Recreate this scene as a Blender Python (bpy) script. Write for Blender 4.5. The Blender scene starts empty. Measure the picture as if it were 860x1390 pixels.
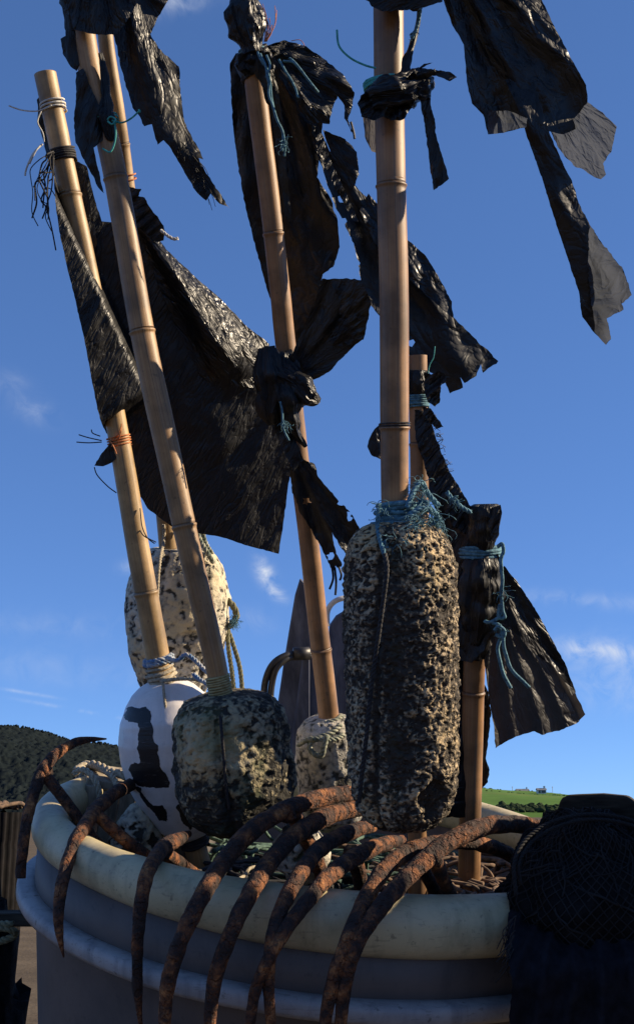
import bpy, bmesh, math, random
from mathutils import Vector, Matrix, noise
from mathutils.geometry import delaunay_2d_cdt
from mathutils.bvhtree import BVHTree

R = math.radians
random.seed(7)
scene = bpy.context.scene
COL = scene.collection

# ------------------------------------------------------------------ camera
F = 1600.0                                   # focal length in photo pixels (860 wide)
PITCH = math.atan((1105 - 695) / F)
FW = Vector((0, math.cos(PITCH), math.sin(PITCH)))
UP = Vector((0, -math.sin(PITCH), math.cos(PITCH)))
RT = Vector((1, 0, 0))
EYE = 0.92                                   # eye height over the quay
CAMLOC = Vector((0, 0, EYE))
cd = bpy.data.cameras.new('camera')
cam = bpy.data.objects.new('camera', cd)
COL.objects.link(cam)
cam.location = CAMLOC
cam.rotation_euler = (math.pi / 2 + PITCH, 0, 0)
cd.sensor_fit = 'HORIZONTAL'
cd.sensor_width = 36
cd.lens = F / 860 * 36
cd.clip_start = 0.05
cd.clip_end = 9000
scene.camera = cam

# ------------------------------------------------------------------ sky and sun
SUN_AZ = R(7)                               # behind the right-hand side
SUN_EL = R(28)
sdir = Vector((math.cos(SUN_AZ) * math.cos(SUN_EL), math.sin(SUN_AZ) * math.cos(SUN_EL), math.sin(SUN_EL)))
sl = bpy.data.lights.new('sun', 'SUN')
sl.energy = 5.0
sl.angle = R(0.53)
sl.color = (1.0, 0.82, 0.58)
so = bpy.data.objects.new('sun', sl)
COL.objects.link(so)
so.location = (6, 2, 6)
so.rotation_euler = (-sdir).to_track_quat('-Z', 'Y').to_euler()

world = bpy.data.worlds.new('World')
scene.world = world
world.use_nodes = True


def wdir(px, py):
    return (FW + RT * ((px - 430) / F) + UP * ((695 - py) / F)).normalized()


def build_world():
    nt = world.node_tree
    nt.nodes.clear()
    N = nt.nodes.new
    L = nt.links.new
    out = N('ShaderNodeOutputWorld')
    bg = N('ShaderNodeBackground')
    L(bg.outputs[0], out.inputs[0])
    sky = N('ShaderNodeTexSky')
    sky.sky_type = 'NISHITA'
    sky.sun_disc = False
    sky.sun_elevation = SUN_EL
    sky.sun_rotation = math.atan2(sdir.x, sdir.y)
    sky.air_density = 0.5
    sky.dust_density = 0.0
    sky.ozone_density = 4.0
    sky.altitude = 0
    hs = N('ShaderNodeHueSaturation')
    hs.inputs['Saturation'].default_value = 1.0
    hs.inputs['Value'].default_value = 1.0
    tint = N('ShaderNodeMix')
    tint.data_type = 'RGBA'
    tint.blend_type = 'MULTIPLY'
    tint.inputs[0].default_value = 1
    tint.inputs[7].default_value = (.84, 1.28, 2.0, 1)   # the slide film's soft deep blue
    gm = N('ShaderNodeGamma')
    gm.inputs[1].default_value = 0.6
    L(sky.outputs[0], gm.inputs[0])
    L(gm.outputs[0], tint.inputs[6])
    L(tint.outputs[2], hs.inputs['Color'])
    tc = N('ShaderNodeTexCoord')
    dirv = tc.outputs['Generated']

    def math_(op, a, b=None):
        m = N('ShaderNodeMath')
        m.operation = op
        for i, v in enumerate((a, b)):
            if v is None:
                continue
            if isinstance(v, (int, float)):
                m.inputs[i].default_value = v
            else:
                L(v, m.inputs[i])
        return m.outputs[0]

    def dot(v):
        m = N('ShaderNodeVectorMath')
        m.operation = 'DOT_PRODUCT'
        L(dirv, m.inputs[0])
        m.inputs[1].default_value = v
        return m.outputs['Value']
    nz = N('ShaderNodeTexNoise')
    nz.inputs['Scale'].default_value = 42
    nz.inputs['Detail'].default_value = 6
    nz.inputs['Roughness'].default_value = 0.62
    nz.inputs['Distortion'].default_value = 0.8
    L(dirv, nz.inputs['Vector'])
    wn = math_('MULTIPLY', math_('SUBTRACT', nz.outputs[0], 0.36), 3.2)
    total = None
    # wisps: centre px, half length, half width (px), angle, strength
    for (cx, cy, a, b, ang, s) in ((360, 778, 20, 10, 62, .95), (376, 806, 14, 7, 30, .8), (345, 840, 26, 14, 10, .16),
                                   (45, 556, 26, 14, 25, .22), (10, 520, 22, 14, 0, .16), (238, 2, 40, 12, -12, .5),
                                   (835, 884, 75, 9, 2, .5), (770, 880, 50, 14, -8, .25), (800, 815, 110, 9, 4, .22),
                                   (880, 905, 90, 26, 4, .4), (110, 965, 60, 2.2, 12, .42), (20, 938, 60, 2.0, 12, .3),
                                   (90, 850, 130, 16, 3, .10), (60, 905, 150, 22, 8, .10), (820, 940, 120, 22, 2, .18),
                                   (180, 770, 14, 8, 0, .5), (1250, 800, 170, 40, 3, .6), (-500, 600, 170, 50, 8, .45)):
        c = wdir(cx, cy)
        e1 = (RT * math.cos(R(ang)) - UP * math.sin(R(ang))).normalized()
        e2 = (RT * math.sin(R(ang)) + UP * math.cos(R(ang))).normalized()
        e1 = (e1 - c * e1.dot(c)).normalized()
        e2 = (e2 - c * e2.dot(c)).normalized()
        u = math_('DIVIDE', dot(e1), a / F)
        v = math_('DIVIDE', dot(e2), b / F)
        front = math_('GREATER_THAN', dot(c), 0.2)
        g = math_('EXPONENT', math_('MULTIPLY', math_('ADD', math_('MULTIPLY', u, u), math_('MULTIPLY', v, v)), -0.9))
        g = math_('MULTIPLY', math_('MULTIPLY', g, s), front)
        total = g if total is None else math_('ADD', total, g)
    fac = math_('MULTIPLY', total, wn)
    cl = N('ShaderNodeClamp')
    L(fac, cl.inputs[0])
    mx = N('ShaderNodeMix')
    mx.data_type = 'RGBA'
    L(cl.outputs[0], mx.inputs[0])
    L(hs.outputs[0], mx.inputs[6])
    mx.inputs[7].default_value = (4.6, 5.0, 5.8, 1)
    L(mx.outputs[2], bg.inputs['Color'])
    bg.inputs['Strength'].default_value = 0.088


build_world()
scene.view_settings.view_transform = 'Standard'
scene.view_settings.look = 'None'
scene.view_settings.gamma = 1
scene.view_settings.exposure = 0.8
scene.view_settings.use_curve_mapping = False
scene.render.engine = 'CYCLES'
scene.cycles.max_bounces = 4
scene.cycles.diffuse_bounces = 3
scene.cycles.glossy_bounces = 2
scene.cycles.caustics_reflective = False
scene.cycles.caustics_refractive = False


DOFF = 0.0                                   # depth offset of the thing being built


def W(px, py, d):
    """a point seen at photo pixel px, py and lying d metres down the view axis"""
    d = d + DOFF
    return CAMLOC + FW * d + RT * ((px - 430) / F * d) + UP * ((695 - py) / F * d)


# ------------------------------------------------------------------ materials
class NT:
    def __init__(s, name):
        s.m = bpy.data.materials.new(name)
        s.m.use_nodes = True
        s.t = s.m.node_tree
        s.t.nodes.clear()
        s.out = s.t.nodes.new('ShaderNodeOutputMaterial')
        s.b = s.t.nodes.new('ShaderNodeBsdfPrincipled')
        s.t.links.new(s.b.outputs[0], s.out.inputs[0])
        s.tc = s.t.nodes.new('ShaderNodeTexCoord')

    def link(s, a, b):
        s.t.links.new(a, b)

    def put(s, sock, v):
        if isinstance(v, (int, float)):
            sock.default_value = v
        elif isinstance(v, tuple):
            sock.default_value = v if len(v) == len(sock.default_value) else v + (1,)
        else:
            s.link(v, sock)

    def coords(s, kind='Object', scale=(1, 1, 1)):
        mp = s.t.nodes.new('ShaderNodeMapping')
        s.link(s.tc.outputs[kind], mp.inputs[0])
        mp.inputs['Scale'].default_value = scale
        return mp.outputs[0]

    def noise(s, vec, scale, detail=4, rough=.55, dist=0):
        n = s.t.nodes.new('ShaderNodeTexNoise')
        s.link(vec, n.inputs['Vector'])
        n.inputs['Scale'].default_value = scale
        n.inputs['Detail'].default_value = detail
        n.inputs['Roughness'].default_value = rough
        n.inputs['Distortion'].default_value = dist
        return n.outputs[0]

    def voro(s, vec, scale, feature='F1'):
        n = s.t.nodes.new('ShaderNodeTexVoronoi')
        s.link(vec, n.inputs['Vector'])
        n.feature = feature
        n.inputs['Scale'].default_value = scale
        return n.outputs[0]

    def ramp(s, fac, stops):
        n = s.t.nodes.new('ShaderNodeValToRGB')
        s.link(fac, n.inputs[0])
        el = n.color_ramp.elements
        while len(el) < len(stops):
            el.new(.5)
        for e, (p, c) in zip(el, stops):
            e.position = p
            e.color = (c, c, c, 1) if isinstance(c, (int, float)) else tuple(c) + (1,)
        return n.outputs[0]

    def mix(s, fac, a, b, mode='MIX'):
        n = s.t.nodes.new('ShaderNodeMix')
        n.data_type = 'RGBA'
        n.blend_type = mode
        s.put(n.inputs[0], fac)
        s.put(n.inputs[6], a)
        s.put(n.inputs[7], b)
        return n.outputs[2]

    def math(s, op, a, b=0.0):
        n = s.t.nodes.new('ShaderNodeMath')
        n.operation = op
        s.put(n.inputs[0], a)
        s.put(n.inputs[1], b)
        return n.outputs[0]

    def attr(s, name):
        n = s.t.nodes.new('ShaderNodeAttribute')
        n.attribute_name = name
        return n.outputs['Fac']

    def bump(s, h, strength=.4, dist=.002):
        n = s.t.nodes.new('ShaderNodeBump')
        s.link(h, n.inputs['Height'])
        n.inputs['Strength'].default_value = strength
        n.inputs['Distance'].default_value = dist
        s.link(n.outputs[0], s.b.inputs['Normal'])
        return n.outputs[0]

    def set(s, **k):
        for a, v in k.items():
            s.put(s.b.inputs[a.replace('_', ' ')], v)
        return s.m


def m_bamboo(name, c1, c2):
    n = NT(name)
    uv = n.coords('UV', (14, 1.6, 1))
    g = n.noise(uv, 3.0, 5, .6)
    col = n.mix(n.ramp(g, [(.32, 0), (.7, 1)]), c1, c2)
    ob = n.coords('Object')
    sp = n.ramp(n.noise(ob, 150, 3), [(.66, 0), (.72, 1)])
    col = n.mix(n.math('MULTIPLY', sp, .5), col, (.07, .045, .025))
    big = n.ramp(n.noise(ob, 14, 4, .6), [(.36, .45), (.62, 1.0)])
    col = n.mix(1.0, col, big, 'MULTIPLY')
    crk = n.ramp(n.noise(n.coords('UV', (42, .9, 1)), 1, 2, .5), [(.695, 0), (.72, 1)])
    col = n.mix(n.math('MULTIPLY', crk, .7), col, (.05, .03, .018))
    gw = n.ramp(n.noise(n.coords('UV', (5, 4, 1)), 1.7, 5, .65), [(.5, 0), (.7, 1)])
    col = n.mix(n.math('MULTIPLY', gw, .4), col, (.25, .20, .15))
    nd = n.attr('node')
    col = n.mix(n.math('MULTIPLY', nd, .75), col, (.05, .03, .018))
    n.bump(n.noise(n.coords('UV', (60, 3, 1)), 3, 3), .25, .0008)
    return n.set(Base_Color=col, Roughness=.5)


def m_film(name, base, trans, tcol, rough=.32, wr=.5):
    """thin black plastic film, a little light comes through"""
    n = NT(name)
    ob = n.coords('Object')
    uv1 = n.coords('UV', (7, 1.5, 1))
    uv2 = n.coords('UV', (17, 5, 1))

    def crease(v, k):
        return n.math('MAXIMUM', n.math('SUBTRACT', 1.0, n.math('MULTIPLY', n.math('ABSOLUTE', n.math('SUBTRACT', v, .5)), k)), 0.0)
    h = n.math('ADD', n.math('MULTIPLY', crease(n.noise(uv1, 1, 2, .5, .6), 13.0), .55), n.math('MULTIPLY', crease(n.noise(uv2, 1, 2, .5, .5), 9.0), .28))
    h = n.math('ADD', h, n.math('MULTIPLY', n.noise(ob, 30, 2, .5), .35))
    bp = n.bump(h, wr, .0032)
    dust = n.ramp(n.noise(ob, 19, 5, .65), [(.45, 0), (.8, 1)])
    col = n.mix(n.math('MULTIPLY', dust, .2), base, (base[0] * 2.6 + .006, base[1] * 2.5 + .005, base[2] * 2.4 + .004))
    n.set(Base_Color=col, Roughness=n.ramp(n.noise(ob, 33, 3), [(.3, rough - .08), (.7, rough + .2)]))
    n.b.inputs['Specular IOR Level'].default_value = .36
    tr = n.t.nodes.new('ShaderNodeBsdfTranslucent')
    tv = n.ramp(n.noise(ob, 24, 4), [(.3, tuple(c * .8 for c in tcol)), (.75, tcol)])
    n.link(tv, tr.inputs['Color'])
    if trans > .15:
        n.link(bp, tr.inputs['Normal'])
    ms = n.t.nodes.new('ShaderNodeMixShader')
    ms.inputs[0].default_value = trans
    n.link(n.b.outputs[0], ms.inputs[1])
    n.link(tr.outputs[0], ms.inputs[2])
    n.link(ms.outputs[0], n.out.inputs[0])
    return n.m


def m_foam(name, white, dark, lo, hi, scale, green=.0, speck=1.0):
    """weathered expanded foam: pale skin, black algae in the pits, a little moss"""
    n = NT(name)
    ob = n.coords('Object')
    big = n.noise(ob, scale * .3, 4, .6, .3)
    mid = n.noise(ob, scale * 2.2, 4, .65, .5)
    fine = n.noise(ob, scale * 8 * speck, 3, .6)
    nod = n.ramp(n.voro(ob, scale * 5 * speck), [(.15, 1), (.85, 0)])
    pit = n.attr('pit')
    f = n.math('ADD', n.math('MULTIPLY', big, .42), n.math('MULTIPLY', mid, .3))
    f = n.math('ADD', f, n.math('MULTIPLY', fine, .22))
    f = n.math('ADD', f, n.math('MULTIPLY', nod, .12))
    f = n.math('SUBTRACT', f, n.math('MULTIPLY', pit, .16))
    mask = n.ramp(f, [(lo, 1), (hi, 0)])
    wv = n.mix(n.ramp(n.noise(ob, 9, 4), [(.35, 0), (.7, 1)]), white, (white[0] * .82, white[1] * .72, white[2] * .52))
    md = tuple(.30 * w + .6 * d for w, d in zip(white, dark))
    col = n.mix(n.ramp(f, [(lo + .02, 1), (hi + .09, 0)]), wv, md)
    col = n.mix(mask, col, dark)
    gm = n.ramp(n.noise(ob, 12, 5, .6), [(.52, 0), (.68, green)])
    col = n.mix(gm, col, (.085, .105, .03))
    n.bump(n.math('SUBTRACT', n.math('ADD', fine, mid), mask), .7, .004)
    return n.set(Base_Color=col, Roughness=.85)


def m_rust():
    n = NT('rusted iron')
    ob = n.coords('Object')
    a = n.noise(ob, 38, 6, .68)
    b = n.noise(ob, 130, 4, .6)
    col = n.ramp(a, [(.32, (.008, .005, .004)), (.46, (.034, .013, .007)), (.56, (.16, .054, .016)), (.70, (.46, .19, .06))])
    col = n.mix(n.ramp(b, [(.48, 0), (.68, .75)]), col, (.045, .022, .014))
    n.bump(n.math('ADD', n.math('MULTIPLY', a, 1.2), n.math('ADD', b, n.math('MULTIPLY', n.ramp(n.noise(ob, 75, 3, .5), [(.47, 0), (.53, 1)]), .8))), 1.0, .005)
    return n.set(Base_Color=col, Roughness=.85)


def m_plastic(name, c, dirt=.4, rough=.42, dc=(.16, .15, .12)):
    n = NT(name)
    ob = n.coords('Object')
    d = n.ramp(n.noise(ob, 11, 7, .7), [(.44, 0), (.75, 1)])
    sp = n.ramp(n.noise(ob, 90, 4, .6), [(.62, 0), (.7, 1)])
    scr = n.ramp(n.noise(n.coords('Object', (3, 40, 60)), 6, 4), [(.6, 0), (.66, 1)])
    col = n.mix(n.math('MULTIPLY', d, dirt), c, dc)
    run = n.ramp(n.noise(n.coords('Object', (34, 34, 3.5)), 1, 4, .65), [(.52, 0), (.72, 1)])
    col = n.mix(n.math('MULTIPLY', run, dirt * .8), col, dc)
    col = n.mix(n.math('MULTIPLY', sp, dirt * .8), col, (.06, .05, .045))
    col = n.mix(n.math('MULTIPLY', scr, dirt * .45), col, (.1, .09, .08))
    n.bump(n.math('ADD', d, n.noise(ob, 160, 3)), .18, .001)
    return n.set(Base_Color=col, Roughness=rough)


def m_simple(name, c1, c2, scale=60, rough=.8, bump=.4, stretch=(1, 1, 1), bd=.002, lo=.35, hi=.65):
    n = NT(name)
    ob = n.coords('Object', stretch)
    f = n.noise(ob, scale, 5, .62)
    col = n.mix(n.ramp(f, [(lo, 0), (hi, 1)]), c1, c2)
    n.bump(f, bump, bd)
    return n.set(Base_Color=col, Roughness=rough)


M = {}
M['bamboo'] = m_bamboo('weathered bamboo', (.29, .155, .062), (.47, .285, .125))
M['bamboo_pale'] = m_bamboo('pale bamboo', (.38, .23, .095), (.54, .36, .165))
M['bamboo_red'] = m_bamboo('reddish bamboo', (.27, .13, .052), (.42, .235, .105))
M['film'] = m_film('black plastic film', (.0045, .0045, .0055), .004, (.30, .29, .28), .42, .55)
M['film_gloss'] = m_film('glossy crinkled film', (.0045, .0045, .0055), .004, (.30, .29, .28), .36, .85)
M['film_thin'] = m_film('thin worn film', (.016, .016, .017), .20, (.40, .37, .35), .40, .4)
M['film_sheer'] = m_film('sheer single film', (.018, .019, .023), .20, (.24, .27, .34), .40, .8)
M['film_dusty'] = m_film('dusty brown film', (.020, .018, .017), .10, (.32, .27, .22), .48, .6)
M['foam_long'] = m_foam('pitted foam black algae', (.62, .50, .34), (.034, .026, .019), .47, .575, 30, .2, 1.1)
M['foam_grey'] = m_foam('mossy grey foam', (.44, .38, .25), (.022, .02, .015), .46, .535, 26, .5, 1.0)
M['foam_pale'] = m_foam('pale foam cracked', (.62, .57, .46), (.04, .035, .026), .42, .455, 20, .25, .9)
M['foam_white'] = m_foam('white foam', (.60, .58, .53), (.07, .065, .05), .44, .485, 28, .45, .9)
M['buoy_white'] = m_plastic('white buoy plastic', (.80, .75, .71), .2, .38)
M['paint'] = m_simple('black brushed paint', (.008, .008, .010), (.13, .125, .12), 60, .45, .3, (1, 1, 5), lo=.60, hi=.78)
M['rust'] = m_rust()
M['cream'] = m_plastic('cream moulded plastic', (.56, .475, .28), .6, .45, (.17, .15, .09))
M['greytub'] = m_plastic('grey moulded plastic', (.115, .09, .078), .7, .55, (.05, .045, .045))
M['whiteband'] = m_plastic('scuffed white plastic', (.38, .35, .33), .8, .5, (.12, .12, .13))
M['blue_rope'] = m_simple('faded blue twine', (.035, .10, .145), (.12, .27, .33), 220, .85, .6)
M['teal'] = m_simple('teal twine', (.02, .24, .22), (.07, .42, .37), 200, .7, .4)
M['green_rope'] = m_simple('green braided rope', (.035, .075, .06), (.10, .17, .13), 160, .85, .6)
M['olive_rope'] = m_simple('olive rope', (.10, .10, .055), (.22, .21, .12), 160, .85, .6)
M['pale_rope'] = m_simple('pale hemp rope', (.26, .21, .14), (.48, .42, .31), 190, .9, .6)
M['white_rope'] = m_simple('white cord', (.5, .48, .43), (.7, .68, .62), 190, .85, .5)
M['mixblue'] = m_simple('blue and white flecked rope', (.06, .17, .34), (.55, .52, .46), 120, .8, .5)
M['mixgreen'] = m_simple('green and white flecked rope', (.05, .08, .06), (.42, .41, .30), 110, .8, .5)
M['yellow_tw'] = m_simple('yellowish twine', (.28, .22, .09), (.46, .39, .19), 150, .85, .5)
M['dark_tw'] = m_simple('dark tarred twine', (.010, .010, .012), (.03, .028, .03), 190, .8, .5)
M['orange_tw'] = m_simple('orange twine', (.40, .11, .03), (.62, .24, .09), 190, .8, .5)
M['brown_rope'] = m_simple('brown tarry rope', (.045, .03, .022), (.20, .125, .075), 70, .9, .6)
M['net'] = m_simple('black netting', (.004, .004, .0045), (.012, .011, .011), 90, .85, .8, bd=.006)
M['cloth'] = m_simple('dark blue grey cloth', (.008, .008, .011), (.018, .018, .024), 60, .95, .4, bd=.002)
M['board'] = m_simple('weathered blue grey board', (.040, .047, .075), (.12, .135, .19), 26, .85, .6, (1.5, 1.5, .25))
M['crate'] = m_simple('grey weathered wood', (.15, .12, .085), (.40, .335, .24), 40, .9, .7, (1.5, 1.5, .25))
M['timber'] = m_simple('dark old timber', (.022, .018, .014), (.085, .068, .05), 44, .9, .8, (.3, 1.5, 1.5), bd=.004)
M['rubber'] = m_simple('black rubber hose', (.010, .010, .012), (.028, .027, .029), 60, .45, .15)
M['drum'] = m_simple('black corrugated plastic', (.005, .005, .006), (.014, .012, .013), 40, .8, .2)
for k_ in ('drum', 'net', 'cloth', 'wood', 'hedge', 'timber'):
    if k_ in M:
        M[k_].node_tree.nodes['Principled BSDF'].inputs['Specular IOR Level'].default_value = .12
M['net_tw'] = m_simple('black net twine', (.007, .007, .008), (.015, .014, .014), 190, .9, .5)
M['stone'] = m_simple('rough grey stone', (.10, .095, .085), (.24, .22, .19), 18, .95, .8, bd=.01)
M['hoop'] = m_simple('pale plastic hoop', (.48, .47, .45), (.62, .6, .57), 60, .5, .1)

# ------------------------------------------------------------------ mesh helpers


class MB:
    def __init__(s):
        s.v = []
        s.f = []
        s.uv = {}
        s.att = {}

    def tube(s, pts, rad, seg=10, cap=True, jitter=0, jscale=40, u0=0):
        n = len(pts)
        if isinstance(rad, (int, float)):
            rad = [rad] * n
        b = len(s.v)
        t0 = (pts[1] - pts[0]).normalized()
        a = t0.orthogonal().normalized()
        L = 0
        for i, p in enumerate(pts):
            t = (pts[min(i + 1, n - 1)] - pts[max(i - 1, 0)])
            t = t.normalized() if t.length > 1e-9 else t0
            a = (a - t * a.dot(t))
            a = a.normalized() if a.length > 1e-6 else t.orthogonal().normalized()
            c = t.cross(a)
            if i:
                L += (p - pts[i - 1]).length
            for k in range(seg):
                an = 2 * math.pi * k / seg
                dv = a * math.cos(an) + c * math.sin(an)
                r = rad[i]
                q = p + dv * r
                if jitter:
                    q = p + dv * (r * (1 + jitter * noise.fractal(q * jscale, 1.0, 2.0, 3)))
                s.uv[len(s.v)] = (k / seg, L)
                s.v.append(q)
        for i in range(n - 1):
            for k in range(seg):
                k2 = (k + 1) % seg
                s.f.append((b + i * seg + k, b + i * seg + k2, b + (i + 1) * seg + k2, b + (i + 1) * seg + k))
        if cap:
            s.f.append(tuple(b + k for k in range(seg))[::-1])
            s.f.append(tuple(b + (n - 1) * seg + k for k in range(seg)))

    def box(s, c, ax, hs, jit=0):
        """box round c; ax three unit vectors, hs half sizes"""
        b = len(s.v)
        for i in (-1, 1):
            for j in (-1, 1):
                for k in (-1, 1):
                    s.v.append(c + ax[0] * (hs[0] * i) + ax[1] * (hs[1] * j) + ax[2] * (hs[2] * k) +
                               Vector((random.uniform(-jit, jit), random.uniform(-jit, jit), random.uniform(-jit, jit))))
        for q in ((0, 1, 3, 2), (4, 6, 7, 5), (0, 4, 5, 1), (2, 3, 7, 6), (0, 2, 6, 4), (1, 5, 7, 3)):
            s.f.append(tuple(b + i for i in q))

    def build(s, name, mat, parent=None, smooth=True, bevel=0):
        me = bpy.data.meshes.new(name)
        me.from_pydata([tuple(v) for v in s.v], [], s.f)
        if s.uv:
            ul = me.uv_layers.new(name='UVMap')
            li = [0] * len(me.loops)
            me.loops.foreach_get('vertex_index', li)
            flat = []
            for vi in li:
                flat.extend(s.uv.get(vi, (0, 0)))
            ul.data.foreach_set('uv', flat)
        for an, vals in s.att.items():
            at = me.attributes.new(an, 'FLOAT', 'POINT')
            at.data.foreach_set('value', vals)
        if smooth:
            me.polygons.foreach_set('use_smooth', [True] * len(me.polygons))
        o = bpy.data.objects.new(name, me)
        me.materials.append(M[mat] if isinstance(mat, str) else mat)
        COL.objects.link(o)
        if parent is not None:
            o.parent = parent
            o.matrix_parent_inverse = Matrix.Translation(-parent.location)
        if bevel:
            bv = o.modifiers.new('bevel', 'BEVEL')
            bv.width = bevel
            bv.segments = 2
            bv.limit_method = 'ANGLE'
        return o


def tag(o, label=None, cat=None, group=None, kind=None):
    if label:
        o['label'] = label
    if cat:
        o['category'] = cat
    if group:
        o['group'] = group
    if kind:
        o['kind'] = kind
    return o


def thing(name, label, cat, loc, group=None):
    e = bpy.data.objects.new(name, None)
    COL.objects.link(e)
    e.location = loc
    e.empty_display_size = .05
    return tag(e, label, cat, group)


def spline(pts, sub=8):
    """Catmull-Rom through vectors (any dimension as Vector)"""
    out = []
    n = len(pts)
    for i in range(n - 1):
        p0, p1, p2, p3 = pts[max(i - 1, 0)], pts[i], pts[i + 1], pts[min(i + 2, n - 1)]
        for k in range(sub):
            t = k / sub
            out.append(.5 * ((2 * p1) + (p2 - p0) * t + (2 * p0 - 5 * p1 + 4 * p2 - p3) * t * t +
                             (3 * p1 - p0 - 3 * p2 + p3) * t ** 3))
    out.append(pts[-1].copy())
    return out


def px_spline(pts, sub=8):
    """pts (px, py, d [, r px]) -> smooth world points and radii in metres"""
    has_r = len(pts[0]) > 3
    w = [W(p[0], p[1], p[2]) for p in pts]
    wp = spline(w, sub)
    if not has_r:
        return wp, None
    rr = spline([Vector((p[3] * (p[2] + DOFF) / F, 0)) for p in pts], sub)
    return wp, [max(r.x, .0004) for r in rr]


def cord(mb, pts, r, sub=6, seg=6, wob=0):
    w, _ = px_spline([p[:3] for p in pts], sub)
    if wob:
        w = [q + noise.noise_vector(q * 60) * wob for q in w]
    mb.tube(w, r, seg)


def rope(mb, wpts, r, pitch=.03, strands=3, seg=6):
    """laid rope: helical strands round a path of world points"""
    dense = spline(wpts, 10)
    # resample evenly
    res = [dense[0]]
    step = pitch / 9
    for a, b in zip(dense, dense[1:]):
        while (b - res[-1]).length > step:
            res.append(res[-1] + (b - res[-1]).normalized() * step)
    if len(res) < 4:
        return
    n = len(res)
    t0 = (res[1] - res[0]).normalized()
    a = t0.orthogonal().normalized()
    frames = []
    for i in range(n):
        t = (res[min(i + 1, n - 1)] - res[max(i - 1, 0)]).normalized()
        a = (a - t * a.dot(t)).normalized()
        frames.append((a.copy(), t.cross(a)))
    for k in range(strands):
        pp = []
        for i in range(n):
            ph = 2 * math.pi * (k / strands + i * step / pitch)
            pp.append(res[i] + (frames[i][0] * math.cos(ph) + frames[i][1] * math.sin(ph)) * r * .52)
        mb.tube(pp, r * .55, seg)


def rope_px(mb, pts, r, pitch=.03, strands=3):
    rope(mb, [W(*p) for p in pts], r, pitch, strands)


def twine(name, pts, r, mat, parent, wob=0):
    m_ = MB()
    cord(m_, pts, r, 8, 7, wob)
    return m_.build(name, mat, parent)


def fray(mb, c, n, length, r, bias=Vector((0, 0, 0)), spread=1.0, steps=9):
    for _ in range(n):
        d = (Vector((random.gauss(0, 1), random.gauss(0, 1), random.gauss(0, 1))) * spread + bias).normalized()
        p = c.copy()
        pts = [p.copy()]
        l = length * random.uniform(.4, 1.1) / steps
        for _ in range(steps):
            d = (d + Vector((random.gauss(0, .6), random.gauss(0, .6), random.gauss(0, .5) - .22))).normalized()
            p = p + d * l
            pts.append(p.copy())
        mb.tube(pts, [r * (1 - .5 * i / steps) for i in range(steps + 1)], 4)


# ---- plastic sheets
def inside(poly, x, y):
    c = False
    j = len(poly) - 1
    for i in range(len(poly)):
        xi, yi = poly[i]
        xj, yj = poly[j]
        if (yi > y) != (yj > y) and x < (xj - xi) * (y - yi) / (yj - yi) + xi:
            c = not c
        j = i
    return c


def rough_outline(poly, step, rag, seed):
    out = []
    n = len(poly)
    for i in range(n):
        a = Vector(poly[i])
        b = Vector(poly[(i + 1) % n])
        L = (b - a).length
        k = max(1, int(L / step))
        nrm = Vector((b.y - a.y, a.x - b.x)) / max(L, 1e-6)
        for j in range(k):
            p = a.lerp(b, j / k)
            w = noise.noise(Vector((p.x * .11, p.y * .11, seed))) * rag + noise.noise(Vector((p.x * .35, p.y * .35, seed + 9))) * rag * .6
            if j == 0:
                w *= .3
            out.append(p + nrm * w)
    return out


_seed = [0]


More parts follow.
